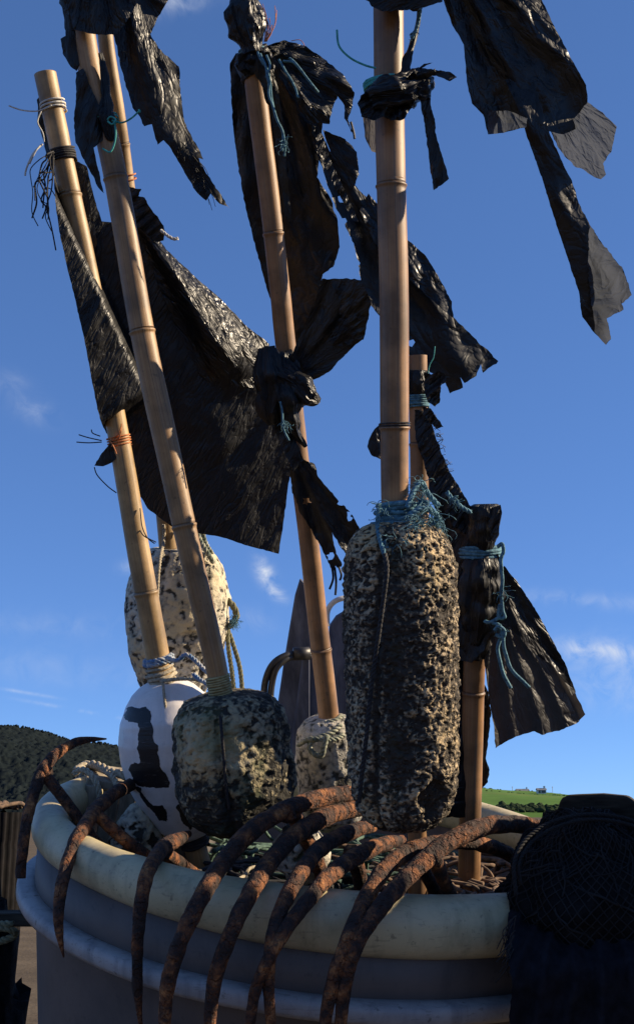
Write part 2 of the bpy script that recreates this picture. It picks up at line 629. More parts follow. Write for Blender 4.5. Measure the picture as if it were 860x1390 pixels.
def sheet(name, poly, depth, mat, parent, folds=None, crinkle=.004, step=5, rag=1.4, holes=0):
    """torn plastic film. poly: outline; depth(px,py) in metres; folds: list of
    ('lin', angle, wavelength px, amp m) or ('fan', gx, gy, n, amp m)"""
    _seed[0] += 1
    sd = _seed[0] * 3.7
    ol = rough_outline(poly, step * .8, rag, sd)
    xs = [p.x for p in ol]
    ys = [p.y for p in ol]
    pl = [(p.x, p.y) for p in ol]
    pts = [p.copy() for p in ol]
    edges = [(i, (i + 1) % len(ol)) for i in range(len(ol))]
    rnd = random.Random(int(sd * 10))
    y = min(ys) + step * .5
    row = 0
    while y < max(ys):
        x = min(xs) + (step * .5 if row % 2 else 0)
        while x < max(xs):
            q = (x + rnd.uniform(-.3, .3) * step, y + rnd.uniform(-.3, .3) * step)
            if inside(pl, *q):
                pts.append(Vector(q))
            x += step
        y += step * .87
        row += 1
    vs, es, fs, *_ = delaunay_2d_cdt(pts, edges, [], 1, .01)
    mb = MB()
    for v in vs:
        d = depth(v.x, v.y)
        wv = noise.noise(Vector((v.x * .012, v.y * .012, sd)))
        for fo in folds or []:
            if fo[0] == 'lin':
                ph = (v.x * math.cos(R(fo[1])) + v.y * math.sin(R(fo[1]))) / fo[2]
                s_ = math.sin(2 * math.pi * ph + 2.6 * wv)
                d += fo[3] * (s_ * .6 + .4 * (1 - 2 * abs(math.sin(math.pi * ph + 1.3 * wv + .7))))
            else:
                dx, dy = v.x - fo[1], v.y - fo[2]
                an = math.atan2(dy, dx)
                rr = min(1.0, math.hypot(dx, dy) / 110)
                s_ = math.sin(an * fo[3] + 2.2 * wv)
                d += fo[4] * (.25 + .75 * rr) * (s_ * .6 + .4 * (1 - 2 * abs(math.sin(an * fo[3] * .5 + 1 + wv))))
        uu, ww = v.x, v.y
        if folds and folds[0][0] == 'lin':
            ca_, sa_ = math.cos(R(folds[0][1])), math.sin(R(folds[0][1]))
            uu, ww = v.x * ca_ + v.y * sa_, v.y * ca_ - v.x * sa_
        elif folds:
            dx, dy = v.x - folds[0][1], v.y - folds[0][2]
            uu, ww = math.atan2(dy, dx) * 120, math.hypot(dx, dy)
        c1 = noise.fractal(Vector((uu * .05, ww * .012, sd + 3)), 1.0, 2.1, 3)
        rg = 1 - 2 * abs(noise.noise(Vector((uu * .085, ww * .02, sd + 7))))
        c2 = noise.fractal(Vector((v.x * .05, v.y * .05, sd + 5)), 1.0, 2.1, 2)
        d += crinkle * (c1 * .7 + rg * .45 + c2 * .3)
        mb.uv[len(mb.v)] = (uu / 100 + sd, ww / 100)
        mb.v.append(W(v.x, v.y, d))
    hs = []
    if holes:
        hs = [(rnd.choice(pts), rnd.uniform(2, 5)) for _ in range(holes)]
    for f in fs:
        if hs:
            cx = sum(vs[i].x for i in f) / 3
            cy = sum(vs[i].y for i in f) / 3
            if any((Vector((cx, cy)) - h).length < r for h, r in hs):
                continue
        mb.f.append(tuple(f))
    return mb.build(name, mat, parent)


def plane_d(x0, y0, d0, gx=0, gy=0):
    return lambda x, y: d0 + (x - x0) * gx + (y - y0) * gy


def smooth(a, b, x):
    t = max(0, min(1, (x - a) / (b - a)))
    return t * t * (3 - 2 * t)


def bunch(name, outline_axis, mat, parent, lump=.35, seg=22, flute=5, amp=.22, sub=6):
    """gathered plastic: a fluted, crumpled sleeve along (px,py,d,r px) stations"""
    wp, rr = px_spline(outline_axis, sub)
    mb = MB()
    n = len(wp)
    t0 = (wp[1] - wp[0]).normalized()
    a = t0.orthogonal().normalized()
    for i, p in enumerate(wp):
        t = (wp[min(i + 1, n - 1)] - wp[max(i - 1, 0)]).normalized()
        a = (a - t * a.dot(t)).normalized()
        c = t.cross(a)
        for k in range(seg):
            an = 2 * math.pi * k / seg
            dv = a * math.cos(an) + c * math.sin(an)
            r = rr[i]
            q = p + dv * r
            m = 1 + amp * math.sin(an * flute + 3 * noise.noise(p * 25)) + lump * noise.fractal(q * 55, 1.0, 2.0, 3)
            mb.uv[len(mb.v)] = (k / seg * 1.2, i / n * 1.0)
            mb.v.append(p + dv * r * max(m, .25))
    for i in range(n - 1):
        for k in range(seg):
            k2 = (k + 1) % seg
            mb.f.append((i * seg + k, i * seg + k2, (i + 1) * seg + k2, (i + 1) * seg + k))
    mb.f.append(tuple(range(seg))[::-1])
    mb.f.append(tuple((n - 1) * seg + k for k in range(seg)))
    return mb.build(name, mat, parent)


# ---- poles
class Pole:
    """bamboo cane through stations (px, py, d, width px)"""

    def __init__(s, st, nodes, parent, mat='bamboo', hollow=False):
        s.st = st
        s.w, s.r = px_spline([(p[0], p[1], p[2], p[3] / 2) for p in st], 30)
        s.py = [q[1] for q in [(0, 0)]]
        ys = spline([Vector((p[0], p[1], p[2])) for p in st], 30)
        s.ys = [q.y for q in ys]
        mb = MB()
        dense, rad, nd, py = [], [], [], []
        L = 0
        for i in range(len(s.w) - 1):
            k = 4
            for j in range(k):
                f = j / k
                dense.append(s.w[i].lerp(s.w[i + 1], f))
                rad.append(s.r[i] * (1 - f) + s.r[i + 1] * f)
                py.append(s.ys[i] * (1 - f) + s.ys[i + 1] * f)
        # add exact rings around nodes by re-sampling on py
        allpy = sorted(set(py + [n + o for n in nodes for o in (-5, -2.5, -1.2, -.4, .4, 1.2, 2.5, 5)]))
        pts, rr = [], []
        for y in allpy:
            p, r, _ = s.at(y)
            e = 0
            dk = 0
            for n in nodes:
                e += .095 * math.exp(-((y - n - 2.2) / 2.6) ** 2) - .055 * math.exp(-((y - n + .4) / .9) ** 2)
                dk = max(dk, math.exp(-((y - n + .4) / 1.3) ** 2), .32 * math.exp(-abs(y - n) / 9))
            wob = 1 + .02 * noise.noise(p * 18)
            pts.append(p + noise.noise_vector(p * 4) * .0035)
            rr.append(r * (1 + e) * wob)
            nd.append(dk)
        seg = 28
        mb.tube(pts, rr, seg, cap=True)
        att = []
        for v in nd:
            att += [v] * seg
        if hollow:
            # open top: drop the cap, add wall thickness and inside
            mb.f.pop(-2)
            b = len(mb.v)
            t = (pts[1] - pts[0]).normalized()
            for ring, (sc, dep) in enumerate(((.74, 0), (.72, .03))):
                for k in range(seg):
                    mb.v.append(pts[0] + (mb.v[k] - pts[0]) * sc + t * dep)
                    att.append(.0 if ring == 0 else .6)
            for k in range(seg):
                k2 = (k + 1) % seg
                mb.f.append((k2, k, b + k, b + k2))
                mb.f.append((b + k2, b + k, b + seg + k, b + seg + k2))
            mb.f.append(tuple(b + seg + k for k in range(seg)))
        mb.att['node'] = att
        s.obj = mb.build('pole', mat, parent)

    def at(s, py):
        ys = s.ys
        if py <= ys[0]:
            f = (py - ys[0]) / (ys[1] - ys[0])
            i = 0
        elif py >= ys[-1]:
            i = len(ys) - 2
            f = (py - ys[i]) / (ys[i + 1] - ys[i])
        else:
            i = next(k for k in range(len(ys) - 1) if ys[k] <= py <= ys[k + 1])
            f = (py - ys[i]) / max(ys[i + 1] - ys[i], 1e-9)
        p = s.w[i].lerp(s.w[i + 1], f) if 0 <= f <= 1 else s.w[i] + (s.w[i + 1] - s.w[i]) * f
        return p, s.r[i] * (1 - min(max(f, 0), 1)) + s.r[i + 1] * min(max(f, 0), 1), (s.w[i + 1] - s.w[i]).normalized()

    def lash(s, mb, y0, y1, turns, wr, grow=1.06, jit=.15, seg=6, laid=False):
        pts = []
        n = int(turns * 16)
        for i in range(n + 1):
            f = i / n
            p, r, t = s.at(y0 + (y1 - y0) * f)
            a = RT - t * RT.dot(t)
            a.normalize()
            c = t.cross(a)
            an = 2 * math.pi * turns * f
            q = p + (a * math.cos(an) + c * math.sin(an)) * (r * grow + wr * .6)
            q += noise.noise_vector(q * 45 + Vector((f * 9, 0, 0))) * wr * jit * 4
            pts.append(q)
        if laid:
            rope(mb, pts[::3], wr, wr * 5)
        else:
            mb.tube(pts, wr, seg)


# ---- floats
def float_body(name, ax0, ax1, prof, mat, parent, sq=2.0, seg=150, rings=150, disp=.004, dsc=30, pits=.0,
               psc=70, groove=None, cavity=None, lump=0, rot=0, pit_gain=1.0, pale=()):
    """lathe-like body on an axis, prof [(t, r metres)], rounded-square section exponent sq"""
    A, B = ax0, ax1
    t = (B - A).normalized()
    side = (RT - t * RT.dot(t)).normalized()
    fwd = t.cross(side)
    if fwd.dot(FW) > 0:
        fwd = -fwd                        # towards the camera
    mb = MB()
    att = []
    ps = [p[0] for p in prof]

    def rad(u):
        for i in range(len(prof) - 1):
            if prof[i][0] <= u <= prof[i + 1][0]:
                p0 = prof[max(i - 1, 0)]
                p1, p2 = prof[i], prof[i + 1]
                f = (u - p1[0]) / max(p2[0] - p1[0], 1e-9)
                return p1[1] * (1 - f) + p2[1] * f
        return prof[-1][1]
    ts = []
    # finer rings near the ends
    for i in range(rings + 1):
        x = i / rings
        ts.append(.5 - .5 * math.cos(math.pi * x) if False else (x * .6 + .4 * (.5 - .5 * math.cos(math.pi * x))))
    sd = random.random() * 50
    sv = Vector((sd, sd * .7, -sd))
    for i, u in enumerate(ts):
        r0 = rad(u)
        c = A.lerp(B, u)
        for k in range(seg):
            an = 2 * math.pi * k / seg
            ca, sa = math.cos(an + rot), math.sin(an + rot)
            m = 1.0 if sq == 2 else (abs(ca) ** sq + abs(sa) ** sq) ** (-1 / sq)
            dv = side * math.cos(an) + fwd * math.sin(an)
            r = r0 * m
            q = c + dv * r
            if lump:
                r *= 1 + lump * noise.fractal(q * 11 + sv, 1, 2, 2)
            d = disp * noise.fractal(q * dsc + sv, 1.0, 2.1, 4)
            pit = 0
            if pits:
                v = noise.fractal(q * psc + sv * 2, .9, 2.0, 3)
                pit = smooth(.05, .45, v)
                d -= pits * pit
            if groove:
                for (g0, g1, gw, gd) in groove:     # angle start/end (deg from right, 90 = camera), width deg, depth
                    ga = R(g0 + (g1 - g0) * u)
                    da = math.atan2(math.sin(an - ga), math.cos(an - ga))
                    e = math.exp(-(da / R(gw)) ** 2)
                    d -= gd * e
                    pit = max(pit, e * (.8 if gd > .001 else .5))
            if cavity:
                for (cu, ca_, cw, ch, cdp) in cavity:
                    da = math.atan2(math.sin(an - R(ca_)), math.cos(an - R(ca_))) * r0
                    du = (u - cu) * (B - A).length
                    rr = math.hypot(da / cw, du / ch) + .22 * noise.fractal(q * 60, 1, 2, 3)
                    e = 1 - smooth(.75, 1.1, rr)
                    d -= cdp * e
                    pit = max(pit, e * .6)
            mb.v.append(c + dv * max(r + d * min(1, r0 / .02), .0005))
            pv = pit * pit_gain
            for (pu, pa, wu, wa, ps_) in pale:
                da = math.atan2(math.sin(an - R(pa)), math.cos(an - R(pa)))
                pv -= ps_ * math.exp(-((u - pu) / wu) ** 2 - (da / R(wa)) ** 2)
            att.append(pv)
    for i in range(rings):
        for k in range(seg):
            k2 = (k + 1) % seg
            mb.f.append((i * seg + k, i * seg + k2, (i + 1) * seg + k2, (i + 1) * seg + k))
    mb.f.append(tuple(range(seg))[::-1])
    mb.f.append(tuple(rings * seg + k for k in range(seg)))
    mb.att['pit'] = att
    o = mb.build(name, mat, parent)
    return o, mb


def prof_px(lst, d):
    return [(t, r * (d + DOFF) / F) for t, r in lst]


# ================================================================== SETTING
def mat_ground():
    n = NT('quay concrete')
    ob = n.coords('Object')
    a = n.noise(ob, 2.2, 6, .62)
    b = n.noise(ob, 40, 4, .6)
    col = n.ramp(a, [(.3, (.085, .068, .05)), (.7, (.15, .12, .085))])
    col = n.mix(n.ramp(b, [(.4, 0), (.7, .5)]), col, (.03, .028, .025))
    n.bump(n.math('ADD', a, b), .5, .01)
    return n.set(Base_Color=col, Roughness=.9)


def mat_field():
    n = NT('pasture')
    ob = n.coords('Object')
    a = n.noise(ob, .012, 5, .6)
    b = n.noise(ob, .16, 4, .6)
    col = n.ramp(a, [(.35, (.07, .135, .03)), (.55, (.095, .175, .04)), (.7, (.13, .16, .05))])
    col = n.mix(n.ramp(b, [(.4, 0), (.7, .4)]), col, (.05, .085, .025))
    return n.set(Base_Color=col, Roughness=.95)


M['ground'] = mat_ground()
M['field'] = mat_field()
M['wood'] = m_simple('hazed woodland foliage', (.007, .011, .013), (.015, .020, .019), .35, .95, .0)  # colour darkened and cooled to stand in for distance haze
M['hedge'] = m_simple('hedge foliage', (.018, .030, .016), (.04, .055, .026), .5, .95, .0)
M['farmwall'] = m_simple('whitewashed wall', (.66, .64, .60), (.76, .75, .71), 1.5, .9, .0)
M['slate'] = m_simple('slate roof', (.11, .12, .14), (.17, .175, .19), 2, .8, .0)
M['glass'] = m_simple('dark window glass', (.02, .024, .03), (.04, .045, .05), 3, .15, .0)

for k_ in ('wood', 'hedge', 'field', 'ground'):
    M[k_].node_tree.nodes['Principled BSDF'].inputs['Specular IOR Level'].default_value = .03
g = MB()
gs = []
nx = 40
for j in range(nx + 1):
    for i in range(nx + 1):
        u = (i / nx * 2 - 1)
        v = (j / nx * 2 - 1)
        x = math.copysign(abs(u) ** 3, u) * 4200
        y = math.copysign(abs(v) ** 3, v) * 4200
        g.v.append(Vector((x, y, 0)))
for j in range(nx):
    for i in range(nx):
        a = j * (nx + 1) + i
        g.f.append((a, a + 1, a + nx + 2, a + nx + 1))
tag(g.build('ground', 'ground'), kind='structure')


def hill(name, D0, D1, profile, mat, depthsc, xs, wob):
    """ridge: crest follows profile(px)->py at distance D1, foot at D0"""
    mb = MB()
    nj = 26
    for i, x in enumerate(xs):
        top = profile(x)
        for j in range(nj + 1):
            f = j / nj
            if f < .75:
                ff = f / .75
                d = D0 + (D1 - D0) * ff
                h = (1105 - top) / F * D1 + EYE
                z = h * (math.sin(ff * math.pi / 2) ** 1.1)
            else:
                ff = (f - .75) / .25
                d = D1 + (D1 - D0) * 1.3 * ff
                z = ((1105 - top) / F * D1 + EYE) * (1 - ff) ** 1.5 - 2 * ff
            X = (x - 430) / F * D1
            z += wob * noise.noise(Vector((X * .01, d * .01, 3))) * math.sin(min(f / .75, 1) * math.pi)
            mb.v.append(Vector((X * (d / D1) ** .35, d, z - (3 if j == 0 else 0))))
    n = nj + 1
    for i in range(len(xs) - 1):
        for j in range(nj):
            a = i * n + j
            mb.f.append((a, a + n, a + n + 1, a + 1))
    o = mb.build(name, mat)
    tag(o, kind='structure')
    return mb


def interp(pts, x):
    if x <= pts[0][0]:
        return pts[0][1]
    for a, b in zip(pts, pts[1:]):
        if x <= b[0]:
            f = (x - a[0]) / (b[0] - a[0])
            f = f * f * (3 - 2 * f)
            return a[1] + (b[1] - a[1]) * f
    return pts[-1][1]


left_prof = lambda x: interp([(-900, 1040), (-420, 985), (-120, 1000), (0, 1002), (45, 1003), (75, 1010), (110, 1020), (150, 1024), (190, 1030),
                              (260, 1048), (420, 1085), (560, 1098)], x)
right_prof = lambda x: interp([(430, 1100), (520, 1072), (600, 1073), (665, 1078), (757, 1086), (860, 1096), (1100, 1090), (1500, 1060), (1900, 1080)], x)
xsL = [-900 + i * 12 for i in range(122)]
xsR = [430 + i * 12 for i in range(123)]
hl = hill('wooded_hill', 420, 760, left_prof, 'field', 1, xsL, 5)
hr = hill('pasture_hill', 300, 760, right_prof, 'field', 1, xsR, 1.0)

# one lumpy tree crown mesh is repeated into the wood (a far mass nobody could count)
rw = random.Random(5)


def clump(mb, c, r, hgt):
    n1, n2 = (9, 6) if r > 2 else (6, 4)
    b = len(mb.v)
    sd = Vector((rw.random() * 99, rw.random() * 99, 0))
    for j in range(n2 + 1):
        ph = math.pi * j / n2
        for k in range(n1):
            an = 2 * math.pi * (k + .5 * (j % 2)) / n1
            dv = Vector((math.sin(ph) * math.cos(an), math.sin(ph) * math.sin(an), math.cos(ph)))
            m = 1 + .7 * noise.noise(dv * 2.4 + sd)
            mb.v.append(c + Vector((dv.x * r * m, dv.y * r * m, hgt * (.5 + .5 * dv.z * m))))
    for j in range(n2):
        for k in range(n1):
            k2 = (k + 1) % n1
            mb.f.append((b + j * n1 + k, b + j * n1 + k2, b + (j + 1) * n1 + k2, b + (j + 1) * n1 + k))


bvh_l = BVHTree.FromPolygons([tuple(v) for v in hl.v], hl.f)
bvh_r = BVHTree.FromPolygons([tuple(v) for v in hr.v], hr.f)


def on_hill(bvh, x, y):
    h = bvh.ray_cast(Vector((x, y, 500)), Vector((0, 0, -1)))
    return h[0]


mb = MB()
gx, gy = 330, 150
for j in range(gy + 1):
    for i in range(gx + 1):
        px = -330 + 630 * i / gx
        y = 426 + 360 * j / gy
        x = (px - 430) / F * y
        p = on_hill(bvh_l, x, y) or Vector((x, y, 0))
        q = Vector((x * .16, y * .16, 2))
        h = 1.6 + 2.3 * abs(noise.noise(q)) + 1.5 * abs(noise.noise(q * 2.3)) + .9 * noise.noise(q * 5.1) + 1.2 * noise.noise(q * .3)
        clear = smooth(.55, .75, math.hypot((px - 112) / 26, (y - 715) / 50))
        mb.v.append(p + Vector((0, 0, -1.5 + (h + 1.5) * clear)))
for j in range(gy):
    for i in range(gx):
        a_ = j * (gx + 1) + i
        mb.f.append((a_, a_ + 1, a_ + gx + 2, a_ + gx + 1))
for i in range(1500):
    px = rw.uniform(-330, 300)
    y = rw.uniform(700, 772)
    if math.hypot((px - 112) / 26, (y - 715) / 50) < .8:
        continue
    p = on_hill(bvh_l, (px - 430) / F * y, y)
    if p is not None:
        clump(mb, p + Vector((0, 0, rw.uniform(1.5, 3))), rw.uniform(.4, 1.0), rw.uniform(.8, 2.0))
tag(mb.build('distant_wood', 'wood'), 'dark wood covering the distant hill on the left', 'wood', kind='stuff')

mb = MB()
for i in range(1500):
    # hedge lines across the pasture
    row = rw.choice((0, 0, 0, 0, 0, 0, 0, 1, 2))
    px = rw.uniform(560, 1250)
    y = (345 + rw.uniform(-14, 20), 520 + rw.gauss(0, 2), 640 + rw.gauss(0, 2))[row]
    x = (px - 430) / F * y
    p = on_hill(bvh_r, x, y)
    if p is None:
        continue
    s_ = (rw.uniform(.5, 1.3), .5, .6)[row]
    clump(mb, p - Vector((0, 0, .4)), s_, s_ * rw.uniform(1.0, 1.6))
tag(mb.build('hedgerows', 'hedge', smooth=False), 'dark hedgerows crossing the distant green pasture', 'hedge', kind='stuff')


def farmhouse(px, w, h, dep, label, D=758, name='farmhouse', mat='farmwall'):
    x = (px - 430) / F * D
    p = on_hill(bvh_r, x, D)
    e = thing(name, label, 'house', p)
    m = MB()
    m.box(p + Vector((0, 0, h / 2)), (RT, Vector((0, 1, 0)), Vector((0, 0, 1))), (w / 2, dep / 2, h / 2))
    m.build('wall', mat, e, False)
    m = MB()
    z = p.z + h
    b = [Vector((p.x - w / 2 - .3, p.y - dep / 2 - .3, z)), Vector((p.x + w / 2 + .3, p.y - dep / 2 - .3, z)),
         Vector((p.x + w / 2 + .3, p.y + dep / 2 + .3, z)), Vector((p.x - w / 2 - .3, p.y + dep / 2 + .3, z)),
         Vector((p.x - w / 2 - .3, p.y, z + h * .55)), Vector((p.x + w / 2 + .3, p.y, z + h * .55))]
    m.v = b
    m.f = [(0, 1, 5, 4), (2, 3, 4, 5), (0, 4, 3), (1, 2, 5), (3, 2, 1, 0)]
    rf = m.build('roof', 'slate', e, False)
    m = MB()
    m.box(p + Vector((w * .36, 0, h * 1.6)), (RT, Vector((0, 1, 0)), Vector((0, 0, 1))), (.4, .4, .9))
    m.build('chimney', mat, rf, False)
    for k in (-.28, .05, .3):
        m = MB()
        m.box(p + Vector((w * k, -dep / 2 - .02, h * .55)), (RT, Vector((0, 1, 0)), Vector((0, 0, 1))), (.5, .05, .6))
        m.build('window', 'glass', e, False)


farmhouse(701, 7.6, 2.5, 6, 'small white farmhouse on the skyline of the green pasture')
farmhouse(718, 4.6, 1.5, 4, 'low grey shed on the skyline to the right of the farmhouse', name='field_shed', mat='slate')
farmhouse(726, 4.0, 1.6, 3.5, 'small grey field barn halfway down the green pasture', D=560, name='field_barn', mat='farmwall')
for px, hh, lab in ((688, 4.6, 'thin mast left of the farmhouse on the skyline'), (741, 7.5, 'taller thin mast right of the farmhouse on the skyline')):
    D = 757
    p = on_hill(bvh_r, (px - 430) / F * D, D)
    m = MB()
    m.tube([p, p + Vector((0, 0, hh))], .12, 6)
    m.tube([p + Vector((-.5, 0, hh * .9)), p + Vector((.5, 0, hh * .9))], .08, 5)
    tag(m.build('mast', 'crate'), lab, 'mast', 'masts on the skyline')

# ================================================================== TUB
TC = Vector((0.00617, 1.8477, -0.03826 + EYE))
TR = 0.4021
sa, sb = -0.11712, 0.20879
TN = Vector((-sa, -sb, 1)).normalized()
E1 = Vector((1, 0, sa)).normalized()
E2 = TN.cross(E1)


def T(th, r, h):
    """point in the tub: angle, radius, height over the rim's centre line"""
    return TC + (E1 * math.cos(th) + E2 * math.sin(th)) * r + TN * h


def tub():
    root = thing('fish_tub', 'round grey plastic tub with thick rolled cream rim', 'tub', T(0, 0, -.80))
    seg = 160
    # rim: rolled lip, slightly flattened, hand-moulded unevenness
    m = MB()
    ns = 28
    for i in range(seg):
        th = 2 * math.pi * i / seg
        rr = interp([(0, .030), (160, .0275), (195, .0265), (225, .0270), (245, .0300), (270, .0345), (300, .0355), (340, .032), (360, .030)], math.degrees(th))
        for k in range(ns):
            a = 2 * math.pi * k / ns
            r = rr * (1 + .035 * noise.noise(Vector((math.cos(th) * 3, math.sin(th) * 3, a * .4))))
            ca, sn = math.cos(a), math.sin(a)
            ex = math.copysign(abs(ca) ** .9, ca)
            ey = math.copysign(abs(sn) ** .9, sn)
            m.v.append(T(th, TR + ex * r, ey * r * 1.03))
    for i in range(seg):
        for k in range(ns):
            i2, k2 = (i + 1) % seg, (k + 1) % ns
            m.f.append((i * ns + k, i2 * ns + k, i2 * ns + k2, i * ns + k2))
    m.build('rim', 'cream', root)
    # wall shell
    m = MB()
    prof = [(TR - .016, -.02), (TR + .014, -.026), (TR + .012, -.08), (TR + .008, -.10), (TR - .02, -.30), (TR - .05, -.78), (TR - .06, -.80), (0.001, -.80),
            (0.001, -.78), (TR - .075, -.78), (TR - .038, -.25), (TR - .018, -.02)]
    for i in range(seg):
        th = 2 * math.pi * i / seg
        for (r, h) in prof:
            m.v.append(T(th, r, h))
    n = len(prof)
    for i in range(seg):
        i2 = (i + 1) % seg
        for k in range(n):
            k2 = (k + 1) % n
            m.f.append((i * n + k, i * n + k2, i2 * n + k2, i2 * n + k)[::-1])
    m.build('wall', 'greytub', root, True)
    # lower white flange
    for nm, hh, extra in (('flange', -.092, .033), ('base_band', -.47, -.012)):
        m = MB()
        prof2 = [(TR - .005, hh - .012), (TR + extra, hh - .012), (TR + extra + .003, hh - .006), (TR + extra + .003, hh + .004),
                 (TR + extra, hh + .010), (TR - .005, hh + .012)]
        for i in range(seg):
            th = 2 * math.pi * i / seg
            for (r, h) in prof2:
                m.v.append(T(th, r, h + .002 * noise.noise(Vector((math.cos(th) * 4, math.sin(th) * 4, hh)))))
        n = len(prof2)
        for i in range(seg):
            i2 = (i + 1) % seg
            for k in range(n):
                k2 = (k + 1) % n
                m.f.append((i * n + k, i2 * n + k, i2 * n + k2, i * n + k2))
        m.build(nm, 'whiteband', root, True)


tub()

# a low mound of rubble the tub leans on
m = MB()
rb = random.Random(3)
n1, n2 = 40, 14
base = T(0, 0, -.80)
for j in range(n2 + 1):
    for k in range(n1):
        an = 2 * math.pi * k / n1
        r = .02 + .75 * j / n2
        x, y = base.x + math.cos(an) * r, base.y + math.sin(an) * r
        # plane of tub bottom
        zt = base.z + sa * (x - base.x) + sb * (y - base.y) - .004
        f = smooth(.38, .75, r)
        z = zt * (1 - f) + (-.03) * f
        z = min(zt, z + .02 * noise.noise(Vector((x * 8, y * 8, 0))))
        m.v.append(Vector((x, y, z)))
for j in range(n2):
    for k in range(n1):
        k2 = (k + 1) % n1
        m.f.append((j * n1 + k, j * n1 + k2, (j + 1) * n1 + k2, (j + 1) * n1 + k))
m.f.append(tuple(range(n1))[::-1])
tag(m.build('ground_mound', 'ground'), kind='structure')

# added stone wall, out of view on the right, to shade the tub's front
m = MB()
rq = random.Random(14)
for j in range(10):
    for i in range(2):
        y0 = 1.0 + i * .26 - (.05 if j % 2 else 0)
        c = Vector((.98, y0 + .125, .075 + j * .155))
        m.box(c, (RT, Vector((0, 1, 0)), Vector((0, 0, 1))), (.17 + rq.uniform(-.008, .008), .122, .072), .006)
tag(m.build('added_shade_wall', 'stone', None, False, .01), kind='structure')

# ================================================================== GRAPNEL ANCHORS
def arm(name, pts, parent, seg=18, jit=.13):
    wp, rr = px_spline(pts, 10)
    rr = [r * .9 for r in rr]
    wp = [p + noise.noise_vector(p * 12) * .0015 for p in wp]
    m = MB()
    m.tube(wp, rr, seg, True, jit, 60)
    return m.build(name, 'rust', parent)


GA = 'rusty grapnel anchors hooked over the tub rim'


def grapnel(label, arms, shanks, crown):
    e = thing('grapnel_anchor', label, 'anchor', W(*crown), GA)
    for a in arms:
        arm('arm', a, e)
    for s_ in shanks:
        arm('shank', s_, e, 12, .08)
    # weld collar where shank and arm meet
    m = MB()
    c = W(*crown)
    for j in range(7):
        for k in range(12):
            ph = math.pi * j / 6
            an = 2 * math.pi * k / 12
            dv = Vector((math.sin(ph) * math.cos(an), math.sin(ph) * math.sin(an), math.cos(ph)))
            m.v.append(c + dv * (.0125 * (1 + .3 * noise.noise(dv * 3 + c * 40))))
    for j in range(6):
        for k in range(12):
            m.f.append((j * 12 + k, j * 12 + (k + 1) % 12, (j + 1) * 12 + (k + 1) % 12, (j + 1) * 12 + k))
    m.build('weld', 'rust', e)
    return e


grapnel('rusty grapnel anchor at the far left whose pointed tip rises clear against the hill',
        [[(144, 1003, 1.80, 1.2), (122, 1004, 1.78, 4.5), (100, 1009, 1.76, 7), (78, 1022, 1.72, 8.5), (58, 1046, 1.68, 9.5), (45, 1078, 1.65, 9), (36, 1115, 1.62, 8.5),
          (31, 1155, 1.60, 8.5), (28, 1193, 1.59, 7.5)]],
        [[(60, 1050, 1.68, 9), (85, 1084, 1.665, 8.5), (120, 1130, 1.655, 8.5), (150, 1168, 1.65, 8.5), (190, 1220, 1.64, 8.5)]], (60, 1050, 1.68))
grapnel('rusty grapnel anchor with a long thin downward tine, just right of the far left one',
        [[(202, 1052, 1.87, 4), (183, 1063, 1.80, 9), (155, 1078, 1.70, 10.5), (128, 1102, 1.61, 11.5), (108, 1132, 1.53, 11), (94, 1166, 1.49, 10), (84, 1200, 1.46, 9.5), (79, 1235, 1.44, 8.5),
          (80, 1268, 1.43, 6), (86, 1300, 1.43, 1.2)]],
        [[(130, 1106, 1.605, 9.5), (165, 1137, 1.59, 9.5), (205, 1168, 1.60, 9.5), (250, 1204, 1.61, 9.5)]], (128, 1104, 1.605))
grapnel('dark rusty grapnel anchor under the white numbered float',
        [[(256, 1132, 1.64, 5), (240, 1141, 1.53, 11), (220, 1153, 1.46, 12), (204, 1176, 1.395, 11.5), (194, 1208, 1.365, 11), (188, 1245, 1.355, 10), (185, 1290, 1.35, 9), (186, 1340, 1.35, 8), (190, 1380, 1.355, 4), (196, 1430, 1.36, 1)]],
        [[(222, 1156, 1.47, 10), (248, 1175, 1.56, 10.5), (290, 1210, 1.60, 10.5)]], (222, 1154, 1.465))
grapnel('big rusty grapnel anchor with two parallel tines below the dark mossy float',
        [[(505, 1080, 1.68, 10), (475, 1079, 1.62, 13), (440, 1083, 1.56, 13.5), (395, 1095, 1.50, 13.5), (345, 1124, 1.44, 14), (306, 1166, 1.385, 14), (276, 1212, 1.33, 13.5), (253, 1258, 1.30, 13), (236, 1305, 1.29, 12), (226, 1350, 1.29, 11), (222, 1420, 1.29, 8)],
         [(510, 1098, 1.66, 9), (485, 1098, 1.62, 12), (448, 1107, 1.55, 14), (408, 1128, 1.48, 14), (373, 1162, 1.41, 14), (342, 1208, 1.34, 13.5), (318, 1256, 1.30, 13), (299, 1305, 1.29, 12), (288, 1350, 1.29, 11), (282, 1420, 1.29, 8)]],
        [[(395, 1102, 1.50, 12), (420, 1150, 1.60, 12), (440, 1200, 1.68, 12)]], (390, 1105, 1.49))
